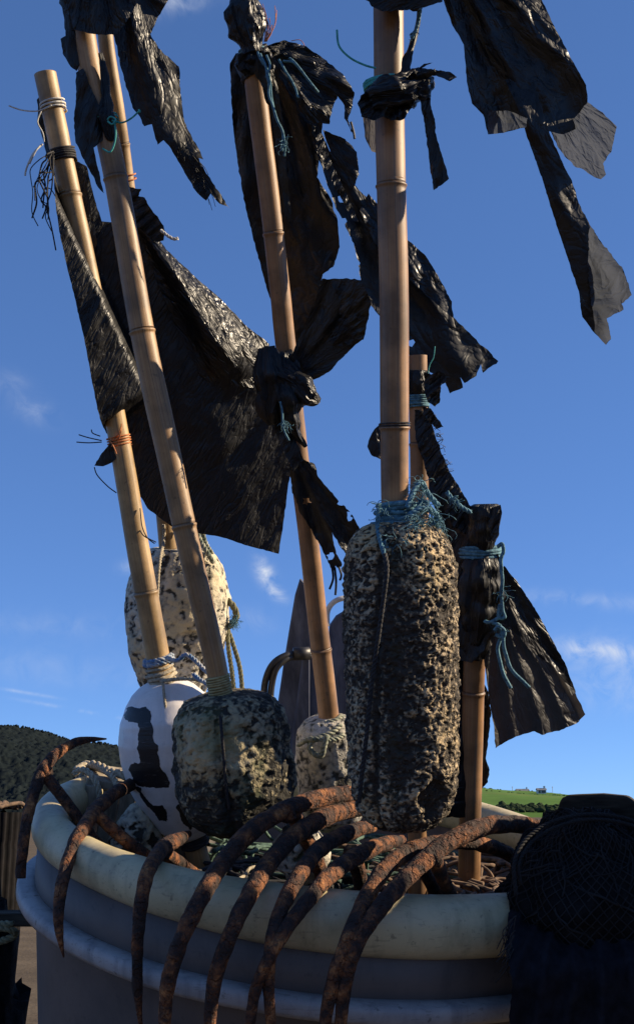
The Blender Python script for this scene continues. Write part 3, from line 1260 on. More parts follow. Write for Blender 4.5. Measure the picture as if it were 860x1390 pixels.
grapnel('rusty grapnel anchor with an orange shank in front of the tall pitted float',
        [[(505, 1122, 1.58, 9), (475, 1130, 1.52, 12), (438, 1150, 1.455, 12.5), (410, 1182, 1.385, 12.5), (388, 1218, 1.335, 12), (372, 1262, 1.30, 11), (366, 1305, 1.29, 10), (366, 1350, 1.29, 9), (370, 1420, 1.29, 7)],
         [(545, 1142, 1.58, 8), (515, 1148, 1.52, 12), (482, 1163, 1.455, 13), (448, 1188, 1.39, 12.5), (418, 1222, 1.335, 12), (390, 1258, 1.30, 11.5), (366, 1300, 1.285, 10), (346, 1350, 1.285, 9), (336, 1420, 1.285, 7)]],
        [[(478, 1162, 1.47, 15), (486, 1185, 1.50, 11.5), (492, 1215, 1.54, 11.5), (498, 1250, 1.58, 11.5)]], (478, 1160, 1.47))
grapnel('rusty grapnel anchor arching highest to the right towards the black net heap',
        [[(760, 1140, 1.58, 4), (733, 1126, 1.55, 11), (700, 1119, 1.52, 13), (658, 1122, 1.47, 14), (615, 1140, 1.43, 14.5), (586, 1161, 1.40, 14.5), (558, 1185, 1.37, 14), (530, 1216, 1.335, 13.5), (501, 1252, 1.305, 13),
          (480, 1292, 1.285, 12.5), (466, 1350, 1.285, 11), (460, 1420, 1.285, 8)]],
        [[(588, 1164, 1.40, 12), (600, 1190, 1.45, 10.5), (612, 1216, 1.50, 10.5), (630, 1260, 1.58, 10.5)]], (588, 1163, 1.40))
grapnel('rusty grapnel anchor half hidden behind the highest right-hand arch',
        [[(722, 1182, 1.66, 5), (697, 1163, 1.62, 10), (665, 1149, 1.57, 11), (625, 1143, 1.53, 12), (580, 1147, 1.48, 12.5), (548, 1158, 1.43, 13), (522, 1180, 1.385, 13), (500, 1215, 1.345, 12.5), (482, 1252, 1.305, 12.5),
          (466, 1292, 1.285, 12), (448, 1350, 1.285, 11), (436, 1420, 1.285, 8)]],
        [[(560, 1158, 1.45, 11), (578, 1188, 1.50, 10), (596, 1222, 1.55, 10), (612, 1260, 1.60, 10)]], (556, 1156, 1.44))

# ================================================================== MARKER BUOYS
GB = 'bamboo marker buoys standing in the tub'


def buoy(label, base):
    return thing('marker_buoy', label, 'buoy', W(*base), GB)


DOFF = 0.05
# ---- the leftmost cane with the big flag and the white numbered float
bA = buoy('bamboo marker buoy with large black flag, white float painted with a black 1', (282, 1200, 1.79))
pA = Pole([(62, 98, 1.72, 30), (104, 300, 1.73, 29), (158, 580, 1.75, 29), (212, 880, 1.77, 32), (262, 1135, 1.78, 30), (280, 1205, 1.785, 30)],
          [262, 455, 802, 1004], bA, 'bamboo_pale')
fA, fAm = float_body('float', W(219, 922, 1.775), W(258, 1141, 1.785),
                     prof_px([(0, 8), (.01, 20), (.03, 31), (.07, 43), (.13, 54), (.22, 65), (.34, 72), (.46, 73), (.58, 69.5), (.7, 62), (.8, 51), (.9, 39), (.96, 29), (.99, 18), (1, 8)], 1.78),
                     'buoy_white', bA, 2.0, 120, 110, .0012, 16)
bvA = BVHTree.FromPolygons([tuple(v) for v in fAm.v], fAm.f)


def painted(name, poly, bvh, parent, mat, off=.0006, step=3):
    ol = rough_outline(poly, 1.6, 2.2, 5.5)
    pl = [(p.x, p.y) for p in ol]
    pts = [p.copy() for p in ol]
    n0 = len(ol)
    y = min(p[1] for p in pl)
    while y < max(p[1] for p in pl):
        x = min(p[0] for p in pl)
        while x < max(p[0] for p in pl):
            if inside(pl, x, y):
                pts.append(Vector((x, y)))
            x += step
        y += step
    vs, es, fs, *_ = delaunay_2d_cdt(pts, [(i, (i + 1) % n0) for i in range(n0)], [], 1, .01)
    m = MB()
    ok = []
    for v in vs:
        d = (W(v.x, v.y, 1 - DOFF) - CAMLOC).normalized()
        h = bvh.ray_cast(CAMLOC, d)
        ok.append(h[0] is not None)
        m.v.append(h[0] - d * off if h[0] is not None else Vector((0, 0, 0)))
    m.f = [tuple(f) for f in fs if all(ok[i] for i in f)]
    used = sorted({i for f in m.f for i in f})
    mp = {o: i for i, o in enumerate(used)}
    m.v = [m.v[i] for i in used]
    m.f = [tuple(mp[i] for i in f) for f in m.f]
    return m.build(name, mat, parent)


cv = lambda L: [(150 + x / 4.96, 920 + y / 4.96) for x, y in L]
painted('painted_numeral', cv([(80, 265), (100, 215), (140, 195), (190, 205), (240, 195), (270, 225), (275, 260), (268, 290), (285, 340), (288, 410), (320, 465), (318, 520), (330, 570), (345, 620), (385, 675), (400, 710),
                               (395, 740), (340, 745), (250, 735), (180, 725), (150, 700), (140, 650), (125, 610), (135, 585), (160, 570), (195, 575), (192, 520), (185, 440), (185, 310), (165, 305), (120, 300), (100, 285)]),
        bvA, fA, 'paint')
painted('painted_stroke', cv([(165, 735), (205, 742), (225, 800), (260, 840), (300, 860), (350, 858), (375, 890), (390, 960), (375, 975), (330, 965), (300, 930), (270, 890), (235, 850), (195, 790)]), bvA, fA, 'paint')
painted('painted_stroke', cv([(440, 872), (480, 850), (520, 960), (550, 1000), (540, 1040), (500, 990), (475, 960)]), bvA, fA, 'paint')

s_line = lambda x, y: (y - 306) - (x - 94) * 2.14


def dA(x, y):
    d = 1.755 + .00042 * (x - 110) + .00003 * (y - 300)
    front = smooth(-26, 6, s_line(x, y)) * (1 - smooth(-9, 9, (y - 572) + (x - 152) * .75))
    near = 1 - smooth(22, 150, abs(x - (104 + (y - 300) * .193)))
    x0 = 178 + (y - 290) * .42
    x1 = min(185 + (y - 285) * .98, 372)
    bulge = 0
    if 285 < y < 545 and x1 > x0 + 5 and x > x0:
        t = (x - x0) / (x1 - x0)
        bulge = smooth(0, .4, t) * (1 - smooth(.4, 1.05, t)) * smooth(0, 60, x1 - x0) * (1 - smooth(470, 545, y))
    return d + near * (.024 - .086 * front) - .034 * bulge


sheet('flag', [(76, 190), (100, 216), (118, 226), (128, 268), (138, 300), (165, 302), (185, 285), (205, 308), (225, 340), (262, 375), (300, 408), (335, 445), (365, 468), (378, 520), (392, 570), (402, 602), (391, 660), (385, 705),
               (378, 752), (340, 742), (295, 728), (255, 722), (235, 716), (215, 702), (200, 690), (185, 665), (170, 640), (155, 605), (140, 580), (132, 555), (118, 480), (103, 410), (88, 350), (80, 310), (76, 280), (71, 215)],
      dA, 'film', bA, [('lin', 30, 190, .008)], .0032, 5, .9)
sheet('flag_fold', [(178, 290), (205, 306), (225, 338), (262, 373), (300, 406), (335, 443), (366, 467), (352, 500), (345, 526), (318, 524), (296, 531), (272, 512), (252, 470), (228, 420), (205, 360)],
      lambda x, y: dA(x, y) - .0045, 'film_gloss', bA, [('lin', -38, 46, .003)], .005, 4, .9)
sheet('flag_tail', [(152, 598), (146, 606), (136, 618), (128, 632), (140, 633), (152, 628), (158, 622), (160, 605)], plane_d(145, 610, 1.735), 'film', bA, [], .005, 4, 1)
sheet('flag_tail', [(55, 128), (64, 140), (74, 185), (78, 230), (72, 240), (62, 205), (52, 165), (50, 135)], plane_d(62, 180, 1.765), 'film', bA, [('lin', 10, 18, .003)], .005, 4, 1)
sheet('flag_tail', [(60, 150), (80, 190), (98, 225), (116, 240), (132, 330), (122, 360), (104, 330), (90, 270), (74, 226)], plane_d(100, 260, 1.768), 'film', bA, [('lin', 10, 26, .004)], .005, 4, 1)
m = MB()
pA.lash(m, 138, 152, 3, .0016)
cord(m, [(70, 142, 1.70), (52, 150, 1.70), (30, 149, 1.71), (12, 143, 1.71)], .0011)
cord(m, [(56, 150, 1.70), (51, 165, 1.70), (58, 180, 1.70), (60, 192, 1.70)], .0011)
cord(m, [(58, 195, 1.70), (45, 208, 1.70), (36, 228, 1.70), (34, 238, 1.70)], .0014)
cord(m, [(56, 196, 1.70), (48, 205, 1.695), (40, 222, 1.70)], .0013)
m.build('lashing', 'white_rope', bA)
m = MB()
pA.lash(m, 203, 219, 5, .0018)
rr_ = random.Random(11)
for k in range(11):
    x, y = 70 + rr_.uniform(-4, 4), 208 + rr_.uniform(-4, 6)
    pts = [(x, y, 1.70)]
    for q in range(6):
        x += rr_.uniform(-13, 3) if q < 3 else rr_.uniform(-6, 11)
        y += rr_.uniform(2, 26)
        x = max(x, 30)
        pts.append((x, y, 1.70 + rr_.uniform(-.02, .02)))
    cord(m, pts, rr_.uniform(.0006, .0013))
m.build('lashing', 'dark_tw', bA)
m = MB()
pA.lash(m, 592, 606, 4, .0011)
for pts in ([(150, 595, 1.735), (160, 590, 1.73), (164, 580, 1.73)], [(148, 597, 1.735), (154, 606, 1.73), (158, 616, 1.73)], [(150, 596, 1.735), (162, 594, 1.73), (165, 575, 1.732)]):
    cord(m, pts, .0010)
m.build('lashing', 'orange_tw', bA)
m = MB()
for pts in ([(138, 598, 1.74), (120, 594, 1.74), (107, 590, 1.745)], [(138, 600, 1.74), (120, 601, 1.74), (104, 600, 1.745)], [(136, 592, 1.74), (126, 588, 1.74), (124, 583, 1.74)],
            [(128, 634, 1.74), (132, 645, 1.74), (146, 660, 1.74), (158, 669, 1.745)], [(190, 690, 1.745), (193, 715, 1.74), (200, 730, 1.74), (210, 738, 1.74)], [(190, 720, 1.745), (196, 728, 1.74), (212, 736, 1.74)]):
    twine('loose_twine', pts, .0009, 'dark_tw', bA)
m = MB()
pA.lash(m, 893, 903, 2.2, .0042, 1.05, .12, laid=True)
rope_px(m, [(225, 893, 1.73), (240, 897, 1.72), (252, 889, 1.715), (264, 896, 1.71), (276, 908, 1.70), (284, 915, 1.69)], .0036, .018)
rope_px(m, [(262, 915, 1.71), (270, 922, 1.70), (280, 928, 1.69), (290, 934, 1.68)], .0034, .018)
m.build('lashing', 'mixblue', bA)
m = MB()
pA.lash(m, 905, 934, 5, .0026, 1.0, .25)
pA.lash(m, 912, 932, 3, .0028, 1.12, .35)
rope_px(m, [(218, 925, 1.74), (240, 922, 1.73), (262, 922, 1.72), (285, 926, 1.71)], .003, .016)
rope_px(m, [(221, 925, 1.735), (224, 955, 1.718), (229, 990, 1.712), (236, 1020, 1.712)], .0022, .013)
m.build('lashing', 'pale_rope', bA)
m = MB()
pA.lash(m, 1136, 1150, 4, .0028, 1.1, .3)
m.build('lashing', 'dark_tw', bA)

DOFF = 0.07
# ---- the long leaning cane with the dark mossy float
bB = buoy('tallest leaning bamboo marker buoy on the left with a dark mossy block float', (330, 1150, 1.61))
pB = Pole([(103, -40, 1.60, 33), (122, 90, 1.60, 32), (149, 205, 1.60, 32), (181, 385, 1.60, 33), (199, 480, 1.60, 33), (216, 560, 1.60, 34), (248, 700, 1.60, 32), (287, 880, 1.60, 30), (300, 945, 1.60, 28), (318, 1040, 1.605, 28)],
          [30, 240, 447, 712], bB)
float_body('float', W(306, 940, 1.605), W(327, 1132, 1.61),
           prof_px([(0, 22), (.012, 40), (.04, 56), (.09, 66), (.16, 73), (.28, 77.5), (.42, 79), (.58, 79), (.7, 77), (.8, 72), (.89, 62), (.95, 48), (.985, 30), (1, 12)], 1.61),
           'foam_grey', bB, 2.4, 190, 170, .005, 40, .0025, 90, groove=[(98, 92, 5, .007), (20, 16, 6, .004), (170, 168, 6, .004)], lump=.07, rot=.5, pit_gain=.6, pale=[(.27, 116, .2, 26, 1.3), (.2, 80, .14, 14, .8), (.95, 110, .25, 70, -.7)])  # last entry of pale darkens the lower end, shade put into colour
m = MB()
pB.lash(m, 918, 948, 9, .0017, 1.02, .1)
pB.lash(m, 946, 956, 4, .0022, 1.2, .4)
pB.lash(m, 950, 962, 3, .003, 1.5, .5)
m.build('lashing', 'yellow_tw', bB)
m = MB()
rope_px(m, [(298, 957, 1.56), (300, 985, 1.524), (303, 1020, 1.518), (306, 1060, 1.518), (311, 1100, 1.53)], .0022, .014)
m.build('float_cord', 'dark_tw', bB)
bunch('flag_wrap', [(96, -40, 1.60, 26), (108, 0, 1.60, 23), (114, 20, 1.60, 23), (119, 42, 1.60, 20)], 'film_gloss', bB, .3, 26, 6, .1)
sheet('flag_strip', [(82, 0), (108, 0), (116, 45), (112, 80), (104, 96), (96, 90), (85, 72), (82, 52), (89, 48), (86, 20)], plane_d(95, 50, 1.585), 'film', bB, [('lin', 0, 26, .005)], .006, 4, 1.2)
sheet('flag_strip', [(103, 98), (113, 92), (124, 120), (133, 140), (148, 152), (158, 160), (156, 186), (140, 190), (127, 200), (132, 224), (141, 262), (134, 255), (124, 236), (112, 214), (102, 190), (100, 160), (103, 140)],
      lambda x, y: 1.578 + .0002 * abs(x - 125), 'film', bB, [('lin', 15, 20, .004)], .006, 4, 1.3)
bunch('flag_twist', [(136, 72, 1.585, 3), (142, 105, 1.585, 5), (146, 140, 1.583, 8), (148, 165, 1.582, 9), (150, 182, 1.584, 8), (154, 190, 1.585, 4)], 'film_gloss', bB, .5, 18, 3, .2)
sheet('flag', [(140, -60), (215, -60), (228, 0), (213, 25), (204, 46), (215, 65), (243, 90), (245, 120), (250, 165), (262, 190), (272, 206), (276, 216), (270, 214), (280, 235), (296, 258), (312, 283), (298, 276), (286, 262), (280, 272), (268, 262),
               (258, 246), (246, 226), (232, 202), (222, 190), (214, 196), (206, 168), (196, 171), (190, 158), (180, 146), (170, 112), (160, 70), (150, 30)],
      plane_d(190, 100, 1.66, .0004, 0), 'film', bB, [('fan', 165, -60, 14, .014)], .006, 5, 1.6)
sheet('flag', [(88, -60), (200, -60), (188, 0), (172, 28), (158, 46), (134, 47), (118, 44), (100, 40), (92, 10)], plane_d(140, 0, 1.567), 'film_gloss', bB, [('fan', 130, -80, 16, .006)], .008, 4, 1.4)
m = MB()
rr_ = random.Random(21)
for k in range(46):
    x = rr_.uniform(225, 280)
    y = 170 + (x - 225) * 1.5 + rr_.uniform(-18, 14)
    l = rr_.uniform(14, 36)
    a = R(58 + rr_.uniform(-14, 10))
    d = 1.68 + rr_.uniform(-.015, .015)
    cord(m, [(x, y, d), (x + l * .5 * math.cos(a), y + l * .5 * math.sin(a), d + .004), (x + l * math.cos(a + .15), y + l * math.sin(a + .15), d)], .0005, 3, 4)
m.build('frayed_edge', 'film', bB)
m = MB()
pB.lash(m, 160, 166, 2, .0012, 1.25)
for pts in ([(152, 163, 1.57), (165, 166, 1.57), (178, 160, 1.57), (190, 149, 1.57)], [(155, 164, 1.568), (157, 180, 1.568), (155, 195, 1.57), (149, 206, 1.57), (139, 201, 1.57)], [(146, 162, 1.57), (150, 158, 1.566), (157, 162, 1.566), (152, 168, 1.566), (146, 164, 1.566)],
            [(188, 148, 1.57), (190, 152, 1.57)]):
    twine('twine_tail', pts, .0013, 'teal', bB)
m.build('lashing', 'teal', bB)

DOFF = 0.09
# ---- thin cane behind, with the pale cracked float high up
bC = buoy('thin bamboo marker buoy behind the leaning one, pale cracked barrel float held highest', (250, 960, 1.985))
pC = Pole([(136, -40, 1.70, 20), (146, 60, 1.72, 21), (160, 150, 1.75, 22), (172, 240, 1.79, 22), (200, 480, 1.88, 24), (227, 735, 1.965, 25), (240, 850, 1.98, 25), (250, 960, 1.985, 25)], [192, 480, 745], bC, 'bamboo_pale')
float_body('float', W(244, 745, 1.975), W(236, 955, 1.985),
           prof_px([(0, 36), (.01, 43), (.04, 49), (.1, 57), (.2, 65), (.3, 70), (.42, 71), (.54, 69), (.66, 64), (.78, 55), (.88, 47), (.95, 40), (.985, 28), (1, 14)], 1.98),
           'foam_pale', bC, 2.4, 170, 160, .0035, 40, .002, 90, groove=[(105, 103, 5, .007), (48, 50, 4, .004)], lump=.03, cavity=[(.52, 70, .018, .011, .006), (.5, 140, .02, .016, .003)], pit_gain=.7)
m = MB()
rope_px(m, [(222, 712, 1.94), (222, 735, 1.94), (217, 760, 1.895), (214, 790, 1.88), (213, 830, 1.885), (212, 870, 1.90)], .0032, .018)
m.build('float_cord', 'pale_rope', bC)
m = MB()
rope_px(m, [(262, 700, 1.95), (270, 730, 1.94), (280, 748, 1.925), (290, 765, 1.93)], .0045, .022)
rope_px(m, [(272, 705, 1.96), (278, 735, 1.95), (288, 752, 1.93)], .0045, .022)
m.build('float_cord', 'mixgreen', bC)
m = MB()
rope_px(m, [(308, 815, 1.965), (316, 822, 1.96), (321, 836, 1.96), (314, 848, 1.96), (307, 850, 1.965)], .006, .03)
rope_px(m, [(308, 850, 1.965), (310, 880, 1.96), (315, 915, 1.96), (318, 945, 1.96)], .0042, .022)
rope_px(m, [(308, 852, 1.97), (318, 880, 1.965), (326, 910, 1.965), (329, 945, 1.965)], .0042, .022)
m.build('float_cord', 'olive_rope', bC)
m = MB()
fray(m, W(316, 842, 1.955), 60, .026, .0007, Vector((.6, -.3, -.3)), .6)
m.build('frayed_end', 'blue_rope', bC)
sheet('flag_tail', [(170, 250), (178, 254), (192, 256), (188, 266), (196, 268), (203, 280), (212, 292), (222, 306), (224, 316), (222, 326), (212, 328), (200, 318), (190, 310), (180, 300), (172, 280)], plane_d(195, 290, 1.735), 'film_gloss', bC, [('lin', 55, 14, .006)], .010, 3.2, 1.4)
m = MB()
rope_px(m, [(218, 312, 1.73), (228, 320, 1.728), (236, 324, 1.728), (243, 323, 1.73)], .0026, .016)
m.build('white_cord', 'white_rope', bC)
m = MB()
pC.lash(m, 236, 246, 1.5, .0012)
m.build('lashing', 'orange_tw', bC)

DOFF = 0.0
# ---- the centre-left cane with hood and streaming strips
bD = buoy('bamboo marker buoy with a black hood on its top and tattered strips streaming right', (455, 1100, 1.88))
pD = Pole([(334, 5, 1.68, 29), (345, 95, 1.70, 29), (357, 200, 1.72, 28), (379, 390, 1.75, 28), (388, 480, 1.77, 28), (423, 770, 1.83, 27), (446, 975, 1.865, 28), (452, 1040, 1.87, 28)], [315, 640, 880], bD, 'bamboo_red')
float_body('float', W(443, 972, 1.87), W(456, 1130, 1.885), prof_px([(0, 18), (.03, 30), (.09, 38), (.2, 44), (.4, 47), (.7, 47), (.85, 40), (.95, 26), (1, 8)], 1.87), 'foam_white', bD, 2.3, 110, 90, .004, 26, .002, 60, lump=.05, pit_gain=.7)
m = MB()
pD.lash(m, 974, 986, 1.6, .0046, 1.08, .1, laid=True)
rope_px(m, [(462, 984, 1.83), (448, 996, 1.815), (432, 1002, 1.81), (420, 1010, 1.81), (424, 1022, 1.805), (436, 1026, 1.80), (440, 1012, 1.80), (444, 998, 1.805)], .0045, .022)
rope_px(m, [(466, 998, 1.825), (452, 1004, 1.81), (436, 1004, 1.805), (418, 1004, 1.81), (404, 1012, 1.83)], .0042, .022)
m.build('lashing', 'mixgreen', bD)
bunch('flag_hood', [(330, -8, 1.68, 10), (331, 4, 1.68, 21), (333, 20, 1.68, 26), (336, 38, 1.68, 25), (340, 54, 1.68, 19), (342, 66, 1.68, 14), (344, 74, 1.68, 15)], 'film_gloss', bD, .22, 30, 5, .07)
bunch('flag_collar', [(340, 66, 1.69, 18), (344, 78, 1.695, 24), (346, 92, 1.70, 24), (350, 104, 1.70, 20)], 'film', bD, .35, 26, 7, .15)
sheet('flag', [(312, 86), (320, 72), (345, 66), (375, 62), (400, 96), (428, 128), (438, 165), (434, 205), (430, 240), (448, 268), (458, 300), (461, 335), (452, 362), (438, 372), (432, 402), (424, 450), (405, 490), (385, 470), (364, 398), (350, 350), (335, 290), (322, 220), (315, 160)],
      lambda x, y: 1.735 + .00022 * (y - 80), 'film', bD, [('fan', 345, 20, 26, .012)], .006, 5, 1.5)
sheet('flag_overlap', [(322, 74), (345, 68), (366, 70), (376, 110), (384, 170), (390, 240), (396, 300), (388, 300), (378, 230), (368, 150), (360, 136), (356, 118), (346, 100), (334, 92), (324, 96)], lambda x, y: 1.672 + .0002 * (y - 80), 'film', bD, [('fan', 345, 40, 24, .006)], .006, 4, 1.3)
sheet('flag_wing', [(362, 62), (385, 54), (415, 62), (440, 80), (465, 100), (481, 125), (478, 142), (472, 162), (478, 180), (467, 160), (467, 143), (458, 130), (450, 148), (447, 168), (436, 166), (420, 168), (405, 140), (385, 100)], plane_d(410, 100, 1.675, .0004, 0), 'film_gloss', bD, [('fan', 345, 60, 15, .014)], .010, 4, 1.6)
sheet('flag_flap', [(438, 176), (468, 188), (484, 206), (487, 236), (478, 258), (462, 236), (448, 206)], plane_d(460, 210, 1.76), 'film', bD, [('fan', 420, 160, 12, .008)], .007, 4, 1.2)
sheet('flag_strip', [(412, 150), (430, 165), (440, 190), (458, 222), (485, 255), (512, 280), (550, 325), (575, 345), (595, 380), (612, 410), (615, 430), (640, 455), (676, 490), (662, 500), (655, 506), (652, 494), (646, 510), (630, 520), (622, 506), (628, 526), (610, 534), (600, 512),
                     (585, 506), (560, 490), (535, 450), (512, 425), (500, 410), (490, 385), (480, 330), (466, 300), (457, 285), (444, 250), (432, 215), (420, 185)],
      lambda x, y: 1.745 + .00030 * (x - 420), 'film', bD, [('fan', 410, 140, 30, .011)], .006, 5, 1.5, holes=6)
sheet('flag_fold', [(500, 262), (550, 323), (576, 345), (596, 378), (613, 409), (615, 431), (598, 418), (560, 384), (535, 360), (506, 326), (488, 285)], lambda x, y: 1.735 + .00028 * (x - 420) - .0002 * (y - 300), 'film_gloss', bD, [('fan', 410, 140, 26, .007)], .010, 4, 1.3)
sheet('flag_strip', [(424, 168), (436, 182), (452, 226), (470, 262), (486, 300), (480, 300), (462, 268), (444, 232), (430, 196)], plane_d(450, 220, 1.715, .0003, 0), 'film_gloss', bD, [('lin', 30, 10, .005)], .009, 3.5, 1.3)
sheet('flag_fan', [(388, 500), (396, 480), (414, 440), (430, 400), (437, 378), (470, 378), (490, 381), (502, 408), (499, 430), (492, 460), (480, 470), (464, 486), (446, 505), (426, 515), (405, 518)],
      lambda x, y: 1.735 - .00018 * (x - 400) + .00025 * (y - 440), 'film', bD, [('fan', 385, 520, 22, .008)], .006, 4, 1.2)
sheet('flag_fan_edge', [(448, 380), (470, 377), (491, 380), (503, 408), (500, 430), (493, 461), (478, 468), (455, 470), (445, 466), (458, 440), (462, 410), (455, 395)], lambda x, y: 1.722 - .00026 * (x - 400) + .00025 * (y - 440), 'film_gloss', bD, [('fan', 385, 520, 30, .004)], .012, 3.2, 1.4, holes=5)
bunch('flag_knot', [(362, 474, 1.73, 13), (366, 500, 1.725, 20), (371, 530, 1.725, 21), (368, 555, 1.73, 17), (372, 575, 1.735, 9)], 'film', bD, .3, 24, 7, .16)
bunch('flag_knot', [(376, 505, 1.725, 14), (394, 515, 1.72, 17), (410, 528, 1.72, 16), (424, 540, 1.725, 11), (433, 544, 1.73, 5)], 'film_gloss', bD, .4, 22, 5, .15)
bunch('flag_knot', [(384, 478, 1.765, 15), (388, 496, 1.765, 22), (391, 515, 1.768, 24), (394, 535, 1.77, 22), (396, 552, 1.775, 17)], 'film', bD, .3, 28, 7, .12)
bunch('flag_knot', [(385, 520, 1.72, 16), (392, 545, 1.72, 16), (396, 570, 1.73, 11), (404, 590, 1.74, 6), (415, 606, 1.75, 3)], 'film', bD, .4, 20, 5, .15)
sheet('flag_tail', [(372, 540), (392, 560), (402, 600), (412, 624), (398, 640), (384, 610), (366, 570)], plane_d(390, 590, 1.745), 'film', bD, [('lin', 20, 18, .005)], .006, 4, 1.2)
sheet('flag_tail', [(392, 630), (410, 622), (427, 630), (431, 646), (455, 675), (475, 695), (487, 715), (489, 730), (480, 726), (472, 756), (462, 742), (450, 722), (453, 740), (456, 752), (464, 766), (461, 772), (455, 768), (452, 776), (444, 760), (434, 740), (420, 716), (408, 698), (396, 665)],
      lambda x, y: 1.765 + .0002 * (y - 640), 'film', bD, [('fan', 390, 600, 22, .010)], .007, 4, 1.7, holes=6)
m = MB()
for pts in ([(450, 768, 1.79), (452, 785, 1.79), (447, 800, 1.79)], [(454, 770, 1.79), (456, 790, 1.79), (455, 808, 1.79)], [(458, 765, 1.79), (463, 780, 1.79), (461, 788, 1.79)], [(476, 165, 1.69), (480, 180, 1.69), (481, 188, 1.69)]):
    twine('strip_thread', pts, .0018, 'film', bD)
m = MB()
pD.lash(m, 66, 76, 3, .0016, 1.15)
for pts in ([(350, 70, 1.655), (356, 82, 1.65), (365, 100, 1.65), (367, 120, 1.65), (372, 150, 1.65), (380, 170, 1.65), (386, 190, 1.65), (386, 212, 1.655)], [(354, 72, 1.65), (362, 95, 1.645), (366, 130, 1.645), (376, 160, 1.645), (384, 185, 1.65), (383, 205, 1.65)],
            [(378, 80, 1.65), (388, 96, 1.65), (398, 115, 1.65), (405, 132, 1.65)], [(392, 78, 1.65), (405, 90, 1.65), (413, 102, 1.65), (424, 115, 1.65), (432, 124, 1.66)], [(384, 82, 1.65), (400, 86, 1.65), (412, 100, 1.65)], [(362, 74, 1.65), (366, 90, 1.645), (362, 104, 1.645)]):
    twine('twine_tail', pts, .0017, 'blue_rope', bD, .0015)
m.build('lashing', 'blue_rope', bD)
m = MB()
fray(m, W(384, 190, 1.65), 14, .03, .0007, Vector((.1, 0, -1.6)), .25)
tag(m.build('frayed_end', 'blue_rope', bD), kind='stuff')
m = MB()
rr_ = random.Random(5)
for k in range(16):
    x = 360 + rr_.uniform(-2, 2)
    a = rr_.uniform(-.5, .35)
    l = rr_.uniform(22, 52)
    cord(m, [(x, 56, 1.675), (x + l * .45 * math.sin(a + .5), 56 - l * .5, 1.675), (x + l * math.sin(a + .25) * .75, 56 - l, 1.675 + rr_.uniform(-.01, .01))], .0005, 5, 4)
cord(m, [(395, 55, 1.68), (408, 54, 1.68), (415, 66, 1.68)], .0005, 5, 4)
m.build('loose_fibres', 'orange_tw', bD)
m = MB()
cord(m, [(380, 545, 1.70), (383, 560, 1.70), (384, 580, 1.70), (392, 598, 1.70)], .0016)
fray(m, W(384, 570, 1.70), 12, .025, .0006, Vector((.2, 0, -1)), .4)
m.build('loose_twine', 'blue_rope', bD)

DOFF = -0.11
# ---- the thick central cane with the tall pitted float
bE = buoy('thick upright bamboo marker buoy with a tall pitted cylinder float, nearest the camera', (549, 1140, 1.585))
pE = Pole([(523, -170, 1.55, 42), (527, 50, 1.56, 41), (529, 250, 1.565, 40), (532, 400, 1.57, 39.5), (535, 560, 1.575, 39), (537, 690, 1.58, 37), (539, 760, 1.58, 36)], [-60, 252, 577], bE, 'bamboo_red')
float_body('float', W(541, 706, 1.58), W(549, 1128, 1.585),
           prof_px([(0, 20), (.005, 34), (.015, 47), (.035, 58), (.07, 67), (.12, 73), (.18, 76), (.3, 77), (.5, 76), (.65, 75), (.78, 73.5), (.86, 71), (.92, 64), (.96, 52), (.985, 36), (1, 12)], 1.58),
           'foam_long', bE, 2.15, 250, 420, .0040, 80, .0026, 190, groove=[(112, 128, 4, .006), (104, 100, 12, .0008)], cavity=[(.865, 58, .021, .026, .012), (.62, 78, .010, .012, .004), (.73, 40, .009, .014, .004)], lump=.025, pale=[(.05, 95, .08, 60, .35), (.9, 120, .12, 40, .3)])
m = MB()
pE.lash(m, 682, 712, 5, .0038, 1.06, .35)
pE.lash(m, 690, 738, 5, .0034, 1.22, .5)
pE.lash(m, 705, 742, 3, .003, 1.5, .7)
rope_px(m, [(520, 735, 1.53), (528, 746, 1.525), (545, 742, 1.525), (556, 728, 1.53)], .0035, .02)
rope_px(m, [(514, 690, 1.55), (512, 715, 1.545), (517, 738, 1.52), (523, 756, 1.507)], .003, .018)
rope_px(m, [(555, 700, 1.54), (575, 690, 1.55), (592, 700, 1.56), (590, 720, 1.57), (570, 735, 1.56)], .004, .022)
rope_px(m, [(552, 690, 1.55), (562, 665, 1.57), (572, 655, 1.58), (580, 670, 1.59), (596, 688, 1.59)], .0038, .022)
m.build('lashing', 'blue_rope', bE)
m = MB()
for c, n_, l in ((W(572, 680, 1.56), 70, .04), (W(586, 705, 1.56), 60, .04), (W(562, 712, 1.54), 50, .04), (W(516, 690, 1.555), 26, .034), (W(568, 655, 1.58), 40, .024), (W(540, 735, 1.525), 34, .03)):
    fray(m, c, int(n_ * .9), l * 1.2, .0006, Vector((.1, -.1, -.3)), 1)
m.build('frayed_rope', 'blue_rope', bE)
m = MB()
rope_px(m, [(522, 752, 1.508), (525, 775, 1.495), (518, 830, 1.496), (511, 880, 1.50), (503, 940, 1.508), (497, 1000, 1.516), (490, 1060, 1.53), (487, 1090, 1.54)], .0028, .018)
m.build('float_cord', 'dark_tw', bE)
m = MB()
pE.lash(m, 574, 580, 2, .0009, 1.05)
m.build('lashing', 'dark_tw', bE)
